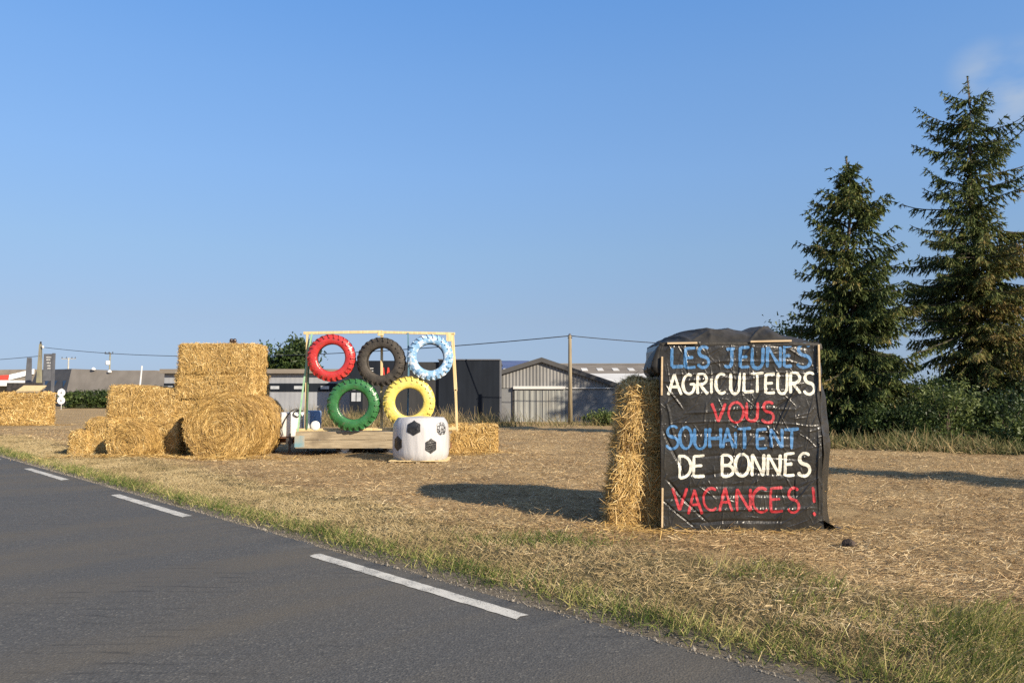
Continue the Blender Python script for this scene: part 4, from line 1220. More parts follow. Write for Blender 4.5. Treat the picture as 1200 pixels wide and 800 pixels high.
for i in range(7):
    MB().box((0, -.54 + i * .18, .088), (1.36, .10, .022), bev=.003).build('board', M['pine'], bp_)
for sx in (-.6, 0, .6): MB().box((sx, 0, .048), (.10, 1.16, .056), bev=.004).build('bearer', M['oldwood'], bp_)
for sx in (-.6, 0, .6): MB().box((sx, 0, .009), (.12, 1.16, .02), bev=.003).build('skid', M['pine'], bp_)
# dark clod on the field
q = gp(995.5, 640)
bm = bmesh.new(); bmesh.ops.create_icosphere(bm, subdivisions=3, radius=.075)
for v in bm.verts:
    v.co *= 1 + .35 * float(vnoise(v.co.x * 16, v.co.y * 16, v.co.z * 16, 3)); v.co.z *= .8
me = bpy.data.meshes.new('dark_stone'); bm.to_mesh(me); bm.free(); me.materials.append(noisemat('clod', (.025, .018, .014), (.08, .055, .04), 20, .8, .5))
o = bpy.data.objects.new('dark_stone', me); COL.objects.link(o); o.location = (q.x, q.y, gz1(q.x, q.y) + .045); o.scale = (1, .9, .9)
tag(o, 'small dark stone lying alone on the straw field near the slogan sheet', 'stone')

# ================================================================ TREES AND SHRUBS
class Leafy:
    """collects small faces with a shade each, links them as one mesh"""
    def __init__(self): self.V, self.Q, self.T, self.n = [], [], [], 0
    def add(self, V, Q, T):
        self.V.append(V); self.Q.append(Q + self.n); self.T.append(T); self.n += len(V)
    def build(self, name, m, parent):
        return quads_obj(name, np.concatenate(self.V), np.concatenate(self.Q), m, parent, np.concatenate(self.T))
def spruce(name, label, x, y, H, prof, seed, per=6, step=.33, density=1.0, brown=None, ivy=None, group='spruce trees at the field edge', droop=.32, sprayL=.20, ragged=.35):
    """prof: list of (height fraction, half width in metres)"""
    global rng
    keep = rng; rng = np.random.default_rng(seed)
    z0 = gz1(x, y) - .05
    root = empty(name, (x, y, z0), label, 'tree', group)
    ph, pw = zip(*prof)
    lean = [Vector((.10 * math.sin(k * 1.3 + seed), .08 * math.cos(k * 1.7 + seed), k / 14 * H)) for k in range(15)]
    lean[0] = Vector((0, 0, 0))
    MB().tube(lean, [max(.025, .019 * H * (1 - k / 14.3)) for k in range(15)], 9).build('trunk', M['bark'], root, True)
    def axis(z):
        k = min(13.999, max(0, z / H * 14)); i = int(k)
        return lean[i].lerp(lean[i + 1], k - i)
    L = Leafy(); B = MB()
    z = .3
    P, D, N, LL, WW, T = [], [], [], [], [], []
    def spray(p, d, l, w, t):
        P.append(p); D.append(d); LL.append(l); WW.append(w); T.append(t)
    dens0 = density
    while z < H * .955:
        f = z / H
        wid = np.interp(f, ph, pw)
        low = float(sstep(.62, .40, f)) if False else max(0.0, min(1.0, (.62 - f) / .2))
        density = dens0 + (1.0 - dens0) * low
        nb = (per if f < .9 else per - 1) + int(round(2.4 * low))
        a0 = rng.uniform(0, 6.28)
        for b in range(nb):
            az = a0 + 6.283 * b / nb + rng.normal(0, .28)
            zz = z + rng.normal(0, step * .35)
            bl = wid * np.clip(rng.normal(.88 + .06 * low, ragged * (.6 - .25 * low)), .35, 1.28)
            if rng.random() > density * (.75 if f > .6 else 1): 
                if rng.random() < .6: continue
            base = np.array(axis(min(zz, H)))
            h = np.array([math.cos(az), math.sin(az), 0.0]); sd = np.array([-h[1], h[0], 0])
            up = .75 * (f - .48) + rng.normal(.08, .12)      # upper limbs rise, lower ones sink
            nseg = max(4, int(bl / .13))
            pts = []
            for i in range(nseg + 1):
                t = i / nseg
                zc = up * bl * t - droop * bl * t * t * (1.15 - f) + .20 * bl * t ** 4
                wob = .03 * bl * math.sin(t * 7 + seed + b)
                pts.append(base + h * bl * t + sd * wob + np.array([0, 0, zc]))
            if bl > .5: B.tube(pts[::2] if nseg > 5 else pts, [max(.003, .010 * bl * (1 - i / nseg)) + .003 for i in range(len(pts[::2] if nseg > 5 else pts))], 4, cap=False)
            shade0 = rng.normal(0, .10)
            for i in range(1, nseg + 1):
                t = i / nseg
                if t < .30 and f < .8 and rng.random() < .6: continue
                if rng.random() < (1 - density) * .5: continue
                p = pts[i]; fw = unit((pts[i] - pts[i - 1])[None])[0]
                tw = (.20 + .46 * (1 - t) * min(1, bl / 1.4)) * rng.uniform(.6, 1.25)
                for s_ in (-1, 1):
                    if rng.random() > .93 * density + .05: continue
                    d = unit((fw * rng.uniform(.45, .9) + sd * s_ * rng.uniform(.6, 1.0) + np.array([0, 0, rng.normal(-.62, .25)]))[None])[0]
                    m = max(1, int(tw / .085))
                    for q in range(m):
                        pp = p + d * tw * (q + .3) / m + np.array([0, 0, -.10 * tw * ((q + 1) / m) ** 2])
                        for r2 in range(4):
                            dd = unit((d * .8 + fw * .35 + rng.normal(0, .42, 3) + np.array([0, 0, -.50]))[None])[0]
                            spray(pp, dd, sprayL * rng.uniform(.6, 1.25), rng.uniform(.040, .074), .42 + shade0 + rng.normal(0, .13) + .16 * (t > .7))
                # needles over the limb itself
                for r2 in range(5):
                    dd = unit((fw + rng.normal(0, .75, 3))[None])[0]
                    spray(p, dd, sprayL * rng.uniform(.5, 1.0), rng.uniform(.03, .05), .34 + shade0 + rng.normal(0, .12))
        z += step * rng.uniform(.75, 1.2) * (1.0 if f < .8 else .75) * (1 - .18 * low)
    # leader
    for k in range(170):
        zz = H * (1.004 - .08 * rng.random() ** 1.3); dd = unit(np.array([[rng.normal(0, .45), rng.normal(0, .45), 1.0]]))[0]
        spray(np.array(axis(zz)), dd, .09 + .10 * (H - zz) / (.08 * H), .03, .4)
    if ivy:
        for k in range(int(ivy[2])):
            zz = H * rng.uniform(ivy[0], ivy[1]); a = rng.uniform(0, 6.28); rr = abs(rng.normal(.12, .14))
            dd = unit(rng.normal(0, 1, (1, 3)))[0]
            spray(np.array(axis(zz)) + np.array([rr * math.cos(a), rr * math.sin(a), 0]), dd, .13, .10, .34 + rng.normal(0, .1))
    P, D, LL, WW, T = np.array(P), np.array(D), np.array(LL), np.array(WW), np.array(T)
    if brown:
        bx_, by_, bz_, br = brown
        d2 = ((P[:, 0] - bx_) / br) ** 2 + ((P[:, 1] - by_) / (br * 1.5)) ** 2 + ((P[:, 2] - bz_) / (br * 1.7)) ** 2
        T = T + .52 * np.exp(-d2) * (rng.random(len(T)) < .8)
    T = T + .12 * fbm(P[:, 0] * .8, P[:, 1] * .8, P[:, 2] * .8, seed + 2)
    N = unit(np.stack([rng.normal(0, .7, len(P)), rng.normal(0, .7, len(P)), np.ones(len(P))], -1))
    V, Q = strips(P, D, N, LL, WW, 2, droop=.12, taper=.3)
    L.add(V, Q, np.repeat(np.clip(T, 0, 1), 2))
    L.build('crown', M['needles'], root)
    B.build('limbs', M['limb_bark'], root)
    rng = keep
    return root
YS, YL = 26.5, 32.0
xs_, xl_ = at(993, 184, YS).x, at(1133.5, 91, YL).x
HS, HL = at(994, 184, YS).z, at(1133, 91, YL).z
spruce('spruce_tree', 'smaller dense green spruce with pointed tip standing behind the slogan sheet', xs_, YS, HS, [(0, 1.85), (.12, 1.9), (.35, 1.75), (.55, 1.5), (.68, 1.3), (.8, 1.05), (.88, .68), (.95, .34), (1, .06)], 11, per=8, step=.27, density=.90, ragged=.68, droop=.34, sprayL=.15)
spruce('spruce_tree', 'taller ragged spruce with thin upper limbs and browning lower foliage', xl_, YL, HL, [(0, 2.4), (.15, 2.8), (.45, 2.7), (.55, 2.4), (.65, 2.1), (.8, 1.8), (.87, 1.55), (.91, .85), (.95, .55), (1, .08)], 23, per=6, step=.37, density=.73, brown=(1.1, -2.2, 4.4, 2.5), ivy=(.25, .75, 2600), ragged=.68, droop=.40, sprayL=.18)
# a slim conifer out of frame that throws the long shadow across the field
spruce('slim_conifer_tree', 'slim pointed conifer standing alone on the field by the verge, off beyond the slogan sheet', 16.4, 7.3, 7.4, [(0, .8), (.2, 1.1), (.6, .9), (.85, .5), (1, .05)], 31, per=7, step=.25, group=None)

def leaf_cloud(L, c, rad, n, size, seed, clump=26, base=.45, squash=1.0, flat_bottom=None):
    r = np.random.default_rng(seed)
    cc = unit(r.normal(0, 1, (clump, 3))) * (r.random((clump, 1)) ** .45) * np.asarray(rad)
    cs = r.uniform(.16, .34, clump) * np.mean(rad)
    k = r.integers(0, clump, n)
    P = cc[k] + r.normal(0, 1, (n, 3)) * cs[k][:, None] * np.array([1, 1, .75])
    P = P + np.asarray(c)
    ok = P[:, 2] > (flat_bottom if flat_bottom is not None else -9)
    P, k = P[ok], k[ok]; n = len(P)
    D = unit(r.normal(0, 1, (n, 3)) + np.array([0, 0, -.1])); N = unit(r.normal(0, 1, (n, 3)) + np.array([0, -.2, .7]))
    shade = r.normal(0, .14, clump)
    V, Q = strips(P, D, N, size * r.uniform(.6, 1.3, n), size * r.uniform(.4, .7, n), 1, taper=.4)
    L.add(V, Q, np.clip(base + shade[k] + r.normal(0, .12, n), 0, 1))
def shrub(name, label, x, y, rad, h, n, size, seed, base=.45, group=None, cat='shrub', mat='leaves', spikes=0):
    z0 = gz1(x, y) - .03
    root = empty(name, (x, y, z0), label, cat, group)
    r = random.Random(seed)
    st_ = MB()
    for k in range(7):
        a = r.uniform(0, 6.28); e = Vector((rad * .6 * math.cos(a), rad * .6 * math.sin(a), h * r.uniform(.55, .9)))
        st_.tube([(0, 0, 0), e * .45 + Vector((0, 0, .1 * h)), e], [.035, .022, .008], 5)
    st_.build('stem', M['bark'], root)
    L = Leafy()
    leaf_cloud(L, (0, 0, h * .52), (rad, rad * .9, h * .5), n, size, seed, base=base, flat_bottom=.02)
    if spikes:
        r2 = np.random.default_rng(seed + 1)
        for k in range(spikes):
            a, rr = r2.uniform(0, 6.28), rad * math.sqrt(r2.random())
            p0 = np.array([rr * math.cos(a), rr * math.sin(a), h * r2.uniform(.35, .75)])
            dv = unit(np.array([[math.cos(a) * .35 + r2.normal(0, .15), math.sin(a) * .35 + r2.normal(0, .15), 1.0]]))[0]
            m = 34
            t = r2.random(m) * h * .42
            P = p0 + dv * t[:, None] + r2.normal(0, .03, (m, 3))
            D = unit(dv * .5 + r2.normal(0, .8, (m, 3)))
            V, Q = strips(P, D, unit(r2.normal(0, 1, (m, 3))), np.full(m, size), np.full(m, size * .45), 1, taper=.4)
            L.add(V, Q, np.clip(base + .12 + r2.normal(0, .13, m), 0, 1))
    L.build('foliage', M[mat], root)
    return root
GSH = 'shrubs under the spruces'
def sx(px, y): return (px - 600) / F * y
shrub('leafy_shrub', 'bright glossy leafed shrub between the two spruces', sx(1104, 24.6), 24.6, .85, 2.0, 2600, .10, 41, .72, GSH, spikes=22)
shrub('leafy_shrub', 'broad mid green shrub under the smaller spruce', sx(1050, 24.4), 24.4, 1.0, 1.35, 3800, .09, 42, .34, GSH, spikes=16)
shrub('leafy_shrub', 'tall dark shrub under the browning side of the taller spruce', sx(1172, 25.0), 25.0, 1.1, 1.5, 3200, .10, 44, .28, GSH, spikes=20)
shrub('leafy_shrub', 'low light green shrub in the grass below the taller spruce', sx(1188, 22.3), 22.3, .55, .85, 1500, .11, 45, .7, GSH, spikes=10)
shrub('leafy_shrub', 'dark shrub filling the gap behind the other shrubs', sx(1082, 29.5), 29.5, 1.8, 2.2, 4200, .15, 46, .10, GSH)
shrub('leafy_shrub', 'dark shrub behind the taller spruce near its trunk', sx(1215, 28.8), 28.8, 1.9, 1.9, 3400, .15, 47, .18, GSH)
shrub('leafy_shrub', 'small olive shrub at the foot of the grey shed wall', sx(708, 39.6), 39.6, 1.1, .62, 1500, .13, 48, .8, None, spikes=10)
shrub('leafy_tree', 'thin leafed tree top showing over the slogan sheet', sx(928, 36), 36, 1.5, at(918, 371, 36).z, 3800, .16, 49, .35, None, 'tree')
def round_tree(x, y, rad, h, seed, label, n=5200):
    root = empty('broadleaf_tree', (x, y, -.05), label, 'tree', 'broadleaf trees behind the warehouse')
    mb = MB().tube([(0, 0, 0), (.05, 0, h * .25), (0, .1, h * .5), (.1, 0, h * .75)], [.24, .19, .13, .05], 8)
    r = random.Random(seed)
    for k in range(8):
        a = r.uniform(0, 6.28); mb.tube([(0, .05, h * .4), (rad * .4 * math.cos(a), rad * .4 * math.sin(a), h * .58), (rad * .8 * math.cos(a), rad * .8 * math.sin(a), h * r.uniform(.6, .85))], [.09, .06, .02], 5)
    mb.build('trunk', M['bark'], root, True)
    L = Leafy()
    leaf_cloud(L, (0, 0, h * .66), (rad, rad, h * .34), n, .30, seed, clump=34, base=.33)
    L.build('crown', M['leaves'], root)
round_tree(sx(309, 70), 70, 1.7, at(309, 407, 70).z, 51, 'narrower dark round tree just beside the straw tractor cab')
round_tree(sx(348, 70), 70, 1.55, at(348, 397, 70).z, 52, 'taller round tree behind the end post of the tyre frame', 6200)
round_tree(sx(327, 76), 76, 1.6, at(327, 424, 76).z, 53, 'low bushy tree in the dip between two rounder trees')
# hedge at the far end of the field
hx0, hx1, hy = sx(81, 88), sx(141, 88), 88
hedge = empty('hedge', ((hx0 + hx1) / 2 - .0, hy, -.1), 'dark green clipped hedge at the far end of the field before the grey roof', 'hedge')
L = Leafy()
for k in range(14):
    leaf_cloud(L, (hx0 - (hx0 + hx1) / 2 + (hx1 - hx0) * (k + .5) / 14, 0, 1.05), (.55, .9, 1.0), 700, .26, 60 + k, clump=14, base=.42 + .1 * math.sin(k * 2.1), flat_bottom=.02)
L.build('foliage', M['leaves'], hedge)
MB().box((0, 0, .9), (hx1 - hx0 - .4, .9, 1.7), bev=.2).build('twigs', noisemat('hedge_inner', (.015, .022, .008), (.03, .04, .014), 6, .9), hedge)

# ================================================================ BUILDINGS
def sheetmat(name, c1, c2, ribs=0.0, axis='X', rough=.55, scale=1.5, c3=None, pitch=.25):
    """profiled metal sheet: ribs are real bump, colour only lightly stained"""
    m = noisemat(name, c1, c2, scale, rough, 0, stretch=(1, 1, .35), c3=c3, s3=.6)
    n, l = m.node_tree.nodes, m.node_tree.links
    if c2[0] < .1: setin(n['Principled BSDF'], 'Specular IOR Level', .12); n['Principled BSDF'].inputs['Roughness'].default_value = .7
    t = n.new('ShaderNodeTexCoord'); w = n.new('ShaderNodeTexWave'); w.wave_type = 'BANDS'; w.bands_direction = axis; w.wave_profile = 'SIN'
    w.inputs['Scale'].default_value = 1 / pitch * .318; w.inputs['Distortion'].default_value = 0
    l.new(t.outputs['Object'], w.inputs['Vector'])
    bp = n.new('ShaderNodeBump'); bp.inputs['Strength'].default_value = ribs; bp.inputs['Distance'].default_value = .06
    l.new(w.outputs['Fac'], bp.inputs['Height']); l.new(bp.outputs['Normal'], n['Principled BSDF'].inputs['Normal'])
    return m
M['cladding_light'] = sheetmat('cladding_light', (.25, .26, .28), (.30, .31, .33), .08, 'X', pitch=.3)
M['cladding_black'] = sheetmat('cladding_black', (.011, .014, .020), (.015, .019, .027), .05, 'X', .5, pitch=.3)
M['cladding_char'] = sheetmat('cladding_char', (.035, .036, .038), (.045, .045, .047), .06, 'X', .5, pitch=.3)
M['shed_sheet'] = sheetmat('shed_sheet', (.16, .157, .152), (.21, .205, .198), .5, 'X', .5, c3=(.14, .135, .13), pitch=.2)
M['door_sheet'] = sheetmat('door_sheet', (.215, .22, .205), (.265, .268, .25), .45, 'X', .5, c3=(.24, .235, .21), pitch=.32)
M['shed_wall'] = noisemat('shed_wall', (.15, .155, .162), (.20, .204, .21), 1.2, .8, .1, c3=(.13, .13, .135))
M['roof_grey'] = noisemat('roof_grey', (.12, .108, .096), (.155, .14, .125), .8, .8, .1, stretch=(1, 1, .3))
M['roof_brown'] = noisemat('roof_brown', (.16, .135, .11), (.22, .19, .155), .7, .8, .1)
M['roof_white'] = noisemat('roof_white', (.50, .49, .47), (.64, .63, .60), .6, .7)
M['roof_blue'] = noisemat('roof_blue', (.05, .055, .12), (.09, .09, .17), .6, .35)
M['dark_face'] = noisemat('dark_face', (.055, .054, .055), (.075, .073, .072), .8, .7)
M['glass'] = noisemat('glass', (.012, .014, .018), (.02, .024, .03), 1, .08, spec=.8)
M['window_pale'] = noisemat('window_pale', (.34, .36, .38), (.46, .48, .50), 3, .3)
M['fascia_red'] = noisemat('fascia_red', (.55, .045, .03), (.62, .06, .04), 1, .5)
M['trim_pale'] = noisemat('trim_pale', (.46, .46, .45), (.56, .56, .55), 2, .5)
def bld(name, label, x, y, cat='building'):
    return empty(name, (x, y, -.1), label, cat)
def bpart(root, mb, name, m, smooth=False):
    o = mb.build(name, m, root, smooth); o.location = -Vector(root.location); return o
def zat(py, D): return at(600, py, D).z
# --- pale grey warehouse with a dark window band
D = 47.0
w = bld('warehouse', 'long pale grey warehouse with a dark window band behind the tyre frame', sx(300, D), D)
xa, xb = sx(193, D), sx(412, D)
zt, zf = zat(432.5, D), zat(437.5, D)
bpart(w, MB().box(((xa + xb) / 2, D + 7, (zf - .1) / 2), (xb - xa, 14, zf + .1)), 'wall', M['cladding_light'])
bpart(w, MB().box(((xa + xb) / 2, D + 6.9, (zt + zf) / 2 + .002), (xb - xa + .3, 14.5, zt - zf)), 'roof_edge', M['roof_brown'])
zb0, zb1 = zat(458.5, D), zat(449, D)
bpart(w, MB().box(((xa + xb) / 2, D - .02, (zb0 + zb1) / 2), (xb - xa, .06, zb1 - zb0)), 'window_band', M['cladding_black'])
for px in (198.5, 236, 262, 290, 323, 350.5, 381.5):
    win = bpart(w, MB().box((sx(px, D), D - .07, (zb0 + zb1) / 2 - .01), (.52, .05, .19)), 'window', M['window_pale'])
# --- black shop box with red and white sign
D = 44.8
b = bld('black_shop_building', 'black clad flat roofed building with red and white sign behind the tyres', sx(500, D), D)
xa, xm, xb = sx(411, D), sx(514.5, D), sx(585.5, D)
zt = zat(422, D)
bpart(b, MB().box(((xa + xm) / 2, D + 5.03, (zt - .12) / 2), (xm - xa, 10, zt - .08)), 'wall', M['cladding_char'])
bpart(b, MB().prism([(0, 0), (1, 0)], 0, 1) if 0 else MB().box(((xm + xb) / 2, D + 4.9, zt / 2 - .05), (xb - xm - .004, 10.1, zt + .1)), 'facade', M['cladding_black'])
bpart(b, MB().box(((xm + xb) / 2, D + 4.9, zt + .03), (xb - xm + .12, 10.2, .06)), 'coping', M['greymetal'])
bpart(b, MB().box((xb + .06, D - .1, zt / 2), (.12, .12, zt)), 'corner_trim', M['greymetal'])
bpart(b, MB().box((sx(438, D), D - .012, zat(433, D)), (sx(466, D) - sx(411, D), .06, zat(423, D) - zat(444, D))), 'sign_board', M['cladding_black'])
d_ = bpart(b, MB().box((sx(418, D), D - .015, zat(470, D)), (.75, .05, zat(446, D) - zat(494, D))), 'door', M['cladding_black'])
for k in (-1, 1):
    for py in (452, 465): bpart(b, MB().box((sx(418 + k * 3.0, D), D - .055, zat(py, D)), (.24, .03, .5)), 'pane', M['window_pale'])
zs0, zs1 = zat(442.5, D), zat(430.5, D)
xw = sx(453.5, D)
red = MB()
for k in range(2):
    o_ = xw - .22 + k * .30
    red.prism([(o_ - .10, zs0), (o_ - .03, zs1), (o_ + .05, zs1), (o_ + .13, zs0), (o_ + .06, zs0), (o_ + .01, zs1 - .22), (o_ - .03, zs0)], D - .09, D - .05)
bpart(b, red, 'red_emblem', M['fascia_red'])
for k, (px, ln) in enumerate([(430, 1), (434.5, 1), (438, .6)]):
    bpart(b, MB().box((sx(433.5, D), D - .06, zat(431.5 + 3.0 * k, D)), (.42 * ln, .03, .055)), 'white_lettering', M['trim_pale'])
# --- grey gabled shed
D = 45.0
sh = bld('gabled_shed', 'grey corrugated shed with a shallow gable and a pale sliding door', sx(650, D), D)
xa, xc, xb = sx(586.5, D), sx(634.5, D), sx(721, D)
za, zc, zb = zat(436, D), zat(421, D), zat(451, D)
zw = zat(454.5, D)
bpart(sh, MB().prism([(xa, -.1), (xb, -.1), (xb, zw), (xa, zw)], D, D + 12), 'wall', M['shed_wall'])
bpart(sh, MB().prism([(xa, zw), (xb, zw), (xb, zb), (xc, zc), (xa, za)], D - .05, D + 12), 'gable_cladding', M['shed_sheet'])
def roofslab(x0, z0, x1, z1, t=.10):
    return MB().prism([(x0, z0 + .003), (x1, z1 + .003), (x1, z1 + t), (x0, z0 + t)], D - .22, D + 12.2)
bpart(sh, roofslab(xa - .1, za - .03, xc, zc), 'roof', M['roof_grey']); bpart(sh, roofslab(xc, zc, xb + .15, zb - .02), 'roof', M['roof_grey'])
def verge_board(x0, z0, x1, z1): return MB().prism([(x0, z0 - .16), (x1, z1 - .16), (x1, z1 + .11), (x0, z0 + .11)], D - .27, D - .222)
bpart(sh, verge_board(xa - .1, za - .03, xc, zc), 'verge_board', M['dark_face']); bpart(sh, verge_board(xc, zc, xb + .15, zb - .02), 'verge_board', M['dark_face'])
dx0, dx1 = sx(603, D), sx(661.5, D)
dr_ = bpart(sh, MB().box(((dx0 + dx1) / 2, D - .10, zw / 2 - .05), (dx1 - dx0, .06, zw + .0)), 'sliding_door', M['door_sheet'])
for k in range(8):
    rb_ = MB().box((dx0 + (dx1 - dx0) * (k + .5) / 8, D - .145, zw / 2 - .05), (.03, .03, zw - .06)).build('rib', M['shed_sheet'], dr_)
bpart(sh, MB().box(((dx0 + dx1) / 2 - .03, D - .19, zw + .02), (dx1 - dx0 + .12, .14, .17), bev=.02), 'door_rail_cover', M['roof_white'])
bpart(sh, MB().box(((dx1 + xb) / 2 + .04, D - .09, zw - .005), (xb - dx1 - .10, .06, .055)), 'rail', M['trim_pale'])
bpart(sh, MB().box((sx(601.3, D), D - .05, zw / 2), (.07, .08, zw)), 'downpipe', M['darksteel'])
# --- lean-to and long roofs behind the shed
D = 48.0
ln_ = bld('lean_to_shed', 'low dark lean-to with rising roof edge beside the grey shed', sx(748, D), D)
xa, xb = sx(712, D), sx(790, D)
bpart(ln_, MB().prism([(xa, -.1), (xb, -.1), (xb, zat(440, D)), (xa, zat(456, D))], D, D + 6), 'wall', M['cladding_char'])
bpart(ln_, MB().prism([(xa - .1, zat(455.5, D)), (xb + .1, zat(439.5, D)), (xb + .1, zat(437, D)), (xa - .1, zat(453, D))], D - .15, D + 6.2), 'roof', M['greymetal'])
D = 62.0
hl = bld('long_hall', 'long farm hall with grey roof and a row of white skylights beyond the shed', sx(700, D), D)
xa, xb = sx(596, D), sx(905, D)
y0, y1 = D, D + 9
zE, zR = zat(446, D), zat(427, D + 9)
bpart(hl, MB().box(((xa + xb) / 2, D + 9, zE / 2 - .06), (xb - xa, 17.6, zE)), 'wall', M['cladding_light'])
def slope(xa, xb, ya, za_, yb2, zb2, t=.12):
    return MB().add([(xa, ya, za_), (xb, ya, za_), (xb, yb2, zb2), (xa, yb2, zb2), (xa, ya, za_ - t), (xb, ya, za_ - t), (xb, yb2, zb2 - t), (xa, yb2, zb2 - t)], [(0, 1, 2, 3), (7, 6, 5, 4), (0, 4, 5, 1), (1, 5, 6, 2), (2, 6, 7, 3), (3, 7, 4, 0)])
bpart(hl, slope(xa, xb, y0, zE, y1, zR), 'roof', M['roof_brown']); bpart(hl, slope(xa, xb, y1 + 9, zE, y1 + .01, zR), 'roof', M['roof_brown'])
def onslope(xa_, xb_, f0, f1, lift=.03): return slope(xa_, xb_, y0 + (y1 - y0) * f0, zE + (zR - zE) * f0 + lift, y0 + (y1 - y0) * f1, zE + (zR - zE) * f1 + lift, .025)
for k in range(13):
    px = 686 + k * 18.5
    bpart(hl, onslope(sx(px - 3.6, D + 5), sx(px + 3.6, D + 5), .58, .74), 'skylight', M['roof_white'])
bpart(hl, MB().box(((xa + xb) / 2, y1, zR + .06), (xb - xa, .4, .08)), 'ridge_cap', M['roof_brown'])
D = 55.0
wr = bld('white_roof_shed', 'low shed with a bright white sloping roof between the grey shed and the long hall', sx(735, D), D)
xa, xb = sx(697, D), sx(800, D)
y0, y1 = D, D + 5
zE, zR = zat(449, D), zat(437.5, D + 5)
bpart(wr, MB().box(((xa + xb) / 2, D + 2.6, zE / 2 - .08), (xb - xa, 4.8, zE)), 'wall', M['cladding_char'])
bpart(wr, slope(xa, xb, y0, zE, y1, zR), 'roof', M['roof_white'])
D = 58.0
ps = bld('solar_roof_shed', 'shed with dark blue solar roof just behind the grey gable', sx(600, D), D)
xa, xb = sx(583, D), sx(622, D)
bpart(ps, MB().box(((xa + xb) / 2, D + 3, zat(432, D) / 2 - .06), (xb - xa, 5.6, zat(432, D))), 'wall', M['cladding_light'])
bpart(ps, slope(xa, xb, D, zat(432, D), D + 6, zat(422.5, D + 6)), 'roof', M['roof_blue'])
bpart(ps, slope(sx(590, D), sx(626, D), D - .5, zat(434.5, D), D - .02, zat(431.5, D)), 'pale_verge', M['roof_white'])
# --- low commercial building with a grey mansard
D = 98.0
cb = bld('mansard_building', 'low commercial building with a grey mansard roof beyond the hedge', sx(130, D), D)
c0, c1 = sx(79, D), sx(197, D)
zt, ze = zat(432, D + 2), zat(459, D)
it = sx(84, D + 2)
l0 = sx(30, D + 16)
V_ = [(c0, D, ze), (c1, D, ze), (c1, D + 2, zt - .45), (it + .0, D + 2, zt), (c0 - 8, D + 5, ze), (it - 7.6, D + 7, zt), (c1, D + 18, zt - .45), (c1, D + 18, ze)]
bpart(cb, MB().add([V_[i] for i in (0, 1, 2, 3)] + [V_[i] for i in (7, 6, 5, 4)], [(0, 1, 2, 3), (3, 2, 5, 6), (1, 4, 5, 2), (7, 4, 1, 0), (6, 5, 4, 7)]), 'mansard_roof', M['roof_grey'])
side = MB().add([V_[4], V_[0], V_[3], V_[5]], [(0, 1, 2, 3)]).add([(p[0] + .1, p[1] + .1, p[2]) for p in (V_[4], V_[0], V_[3], V_[5])], [(3, 2, 1, 0)])
bpart(cb, side, 'mansard_side', M['dark_face'])
bpart(cb, MB().add([(c0 - 7.9, D + 5.2, -.1), (c0 + .1, D + .2, -.1), (c1, D + .2, -.1), (c1, D + 17.5, -.1), (c0 - 7.9, D + 5.2, ze - .004), (c0 + .1, D + .2, ze - .004), (c1, D + .2, ze - .004), (c1, D + 17.5, ze - .004)], [(0, 1, 5, 4), (1, 2, 6, 5), (2, 3, 7, 6), (3, 0, 4, 7)]), 'wall', M['dark_face'])
def onside(f, h):      # point on the sloping side face
    a = Vector(V_[0]).lerp(Vector(V_[4]), f); c = Vector(V_[3]).lerp(Vector(V_[5]), f)
    return a.lerp(c, h)
nrm = (Vector(V_[4]) - Vector(V_[0])).cross(Vector(V_[3]) - Vector(V_[0])).normalized()
if nrm.y > 0: nrm = -nrm
for f in (.10, .34, .58, .82):
    a, b_, c_ = onside(f - .05, .48), onside(f + .05, .48), onside(f, .18)
    o_ = nrm * .06
    bpart(cb, MB().add([a + o_, b_ + o_, c_ + o_, a, b_, c_], [(0, 1, 2), (0, 3, 4, 1), (1, 4, 5, 2), (2, 5, 3, 0)]), 'dark_triangle', M['glass'])
for f in (.12, .34, .56, .78):
    a, b_ = onside(f - .08, 0), onside(f + .08, 0)
    dv = Vector((-.12, -.10, 0))
    q = [a + dv + Vector((0, 0, -.25)), b_ + dv + Vector((0, 0, -.25)), b_ + dv + Vector((0, 0, -.75)), a + dv + Vector((0, 0, -.75))]
    bpart(cb, MB().add(q + [p + Vector((.1, .09, 0)) for p in q], [(0, 1, 2, 3), (0, 4, 5, 1), (1, 5, 6, 2), (2, 6, 7, 3), (3, 7, 4, 0)]), 'window', M['window_pale'])
for px in (109.5, 128.5): bpart(cb, MB().lathe([(.001, 0), (.22, 0), (.26, .12), (.16, .3), (.001, .36)], 14, (sx(px, D + 1.6), D + 1.6, zat(433.5 if px < 120 else 436.5, D + 1.6))), 'roof_vent', M['white_paint'], True)
bpart(cb, MB().box((sx(163, D + 8), D + 8, zat(435.5, D + 8)), (5.5, 2, .32)), 'roof_upstand', M['roof_brown'])
# --- shop with red and white fascia at the road
D = 112.0
rs = bld('roadside_shop', 'shop with red and white fascia far behind the farthest straw stack', sx(14, D), D)
xa, xb = sx(-70, D), sx(41, D)
bpart(rs, MB().box(((xa + xb) / 2, D + 8, zat(447, D) / 2 - .06), (xb - xa, 16, zat(447, D))), 'wall', M['shed_wall'])
bpart(rs, MB().prism([(xa, zat(447, D)), (xb, zat(447, D)), (xb, zat(432.5, D)), (xa, zat(434, D))], D, D + 15.9), 'roof', M['roof_brown'])
bpart(rs, MB().prism([(xa, zat(445.5, D)), (sx(11.2, D), zat(445.5, D)), (sx(11.2, D), zat(439.3, D)), (xa, zat(443, D))], D - .25, D - .01), 'red_fascia', M['fascia_red'])
bpart(rs, MB().prism([(sx(12, D), zat(445, D)), (sx(40.5, D), zat(438.2, D)), (sx(40.5, D), zat(432.3, D)), (sx(12.6, D), zat(439, D))], D - .26, D - .011), 'white_fascia', M['white_paint'])
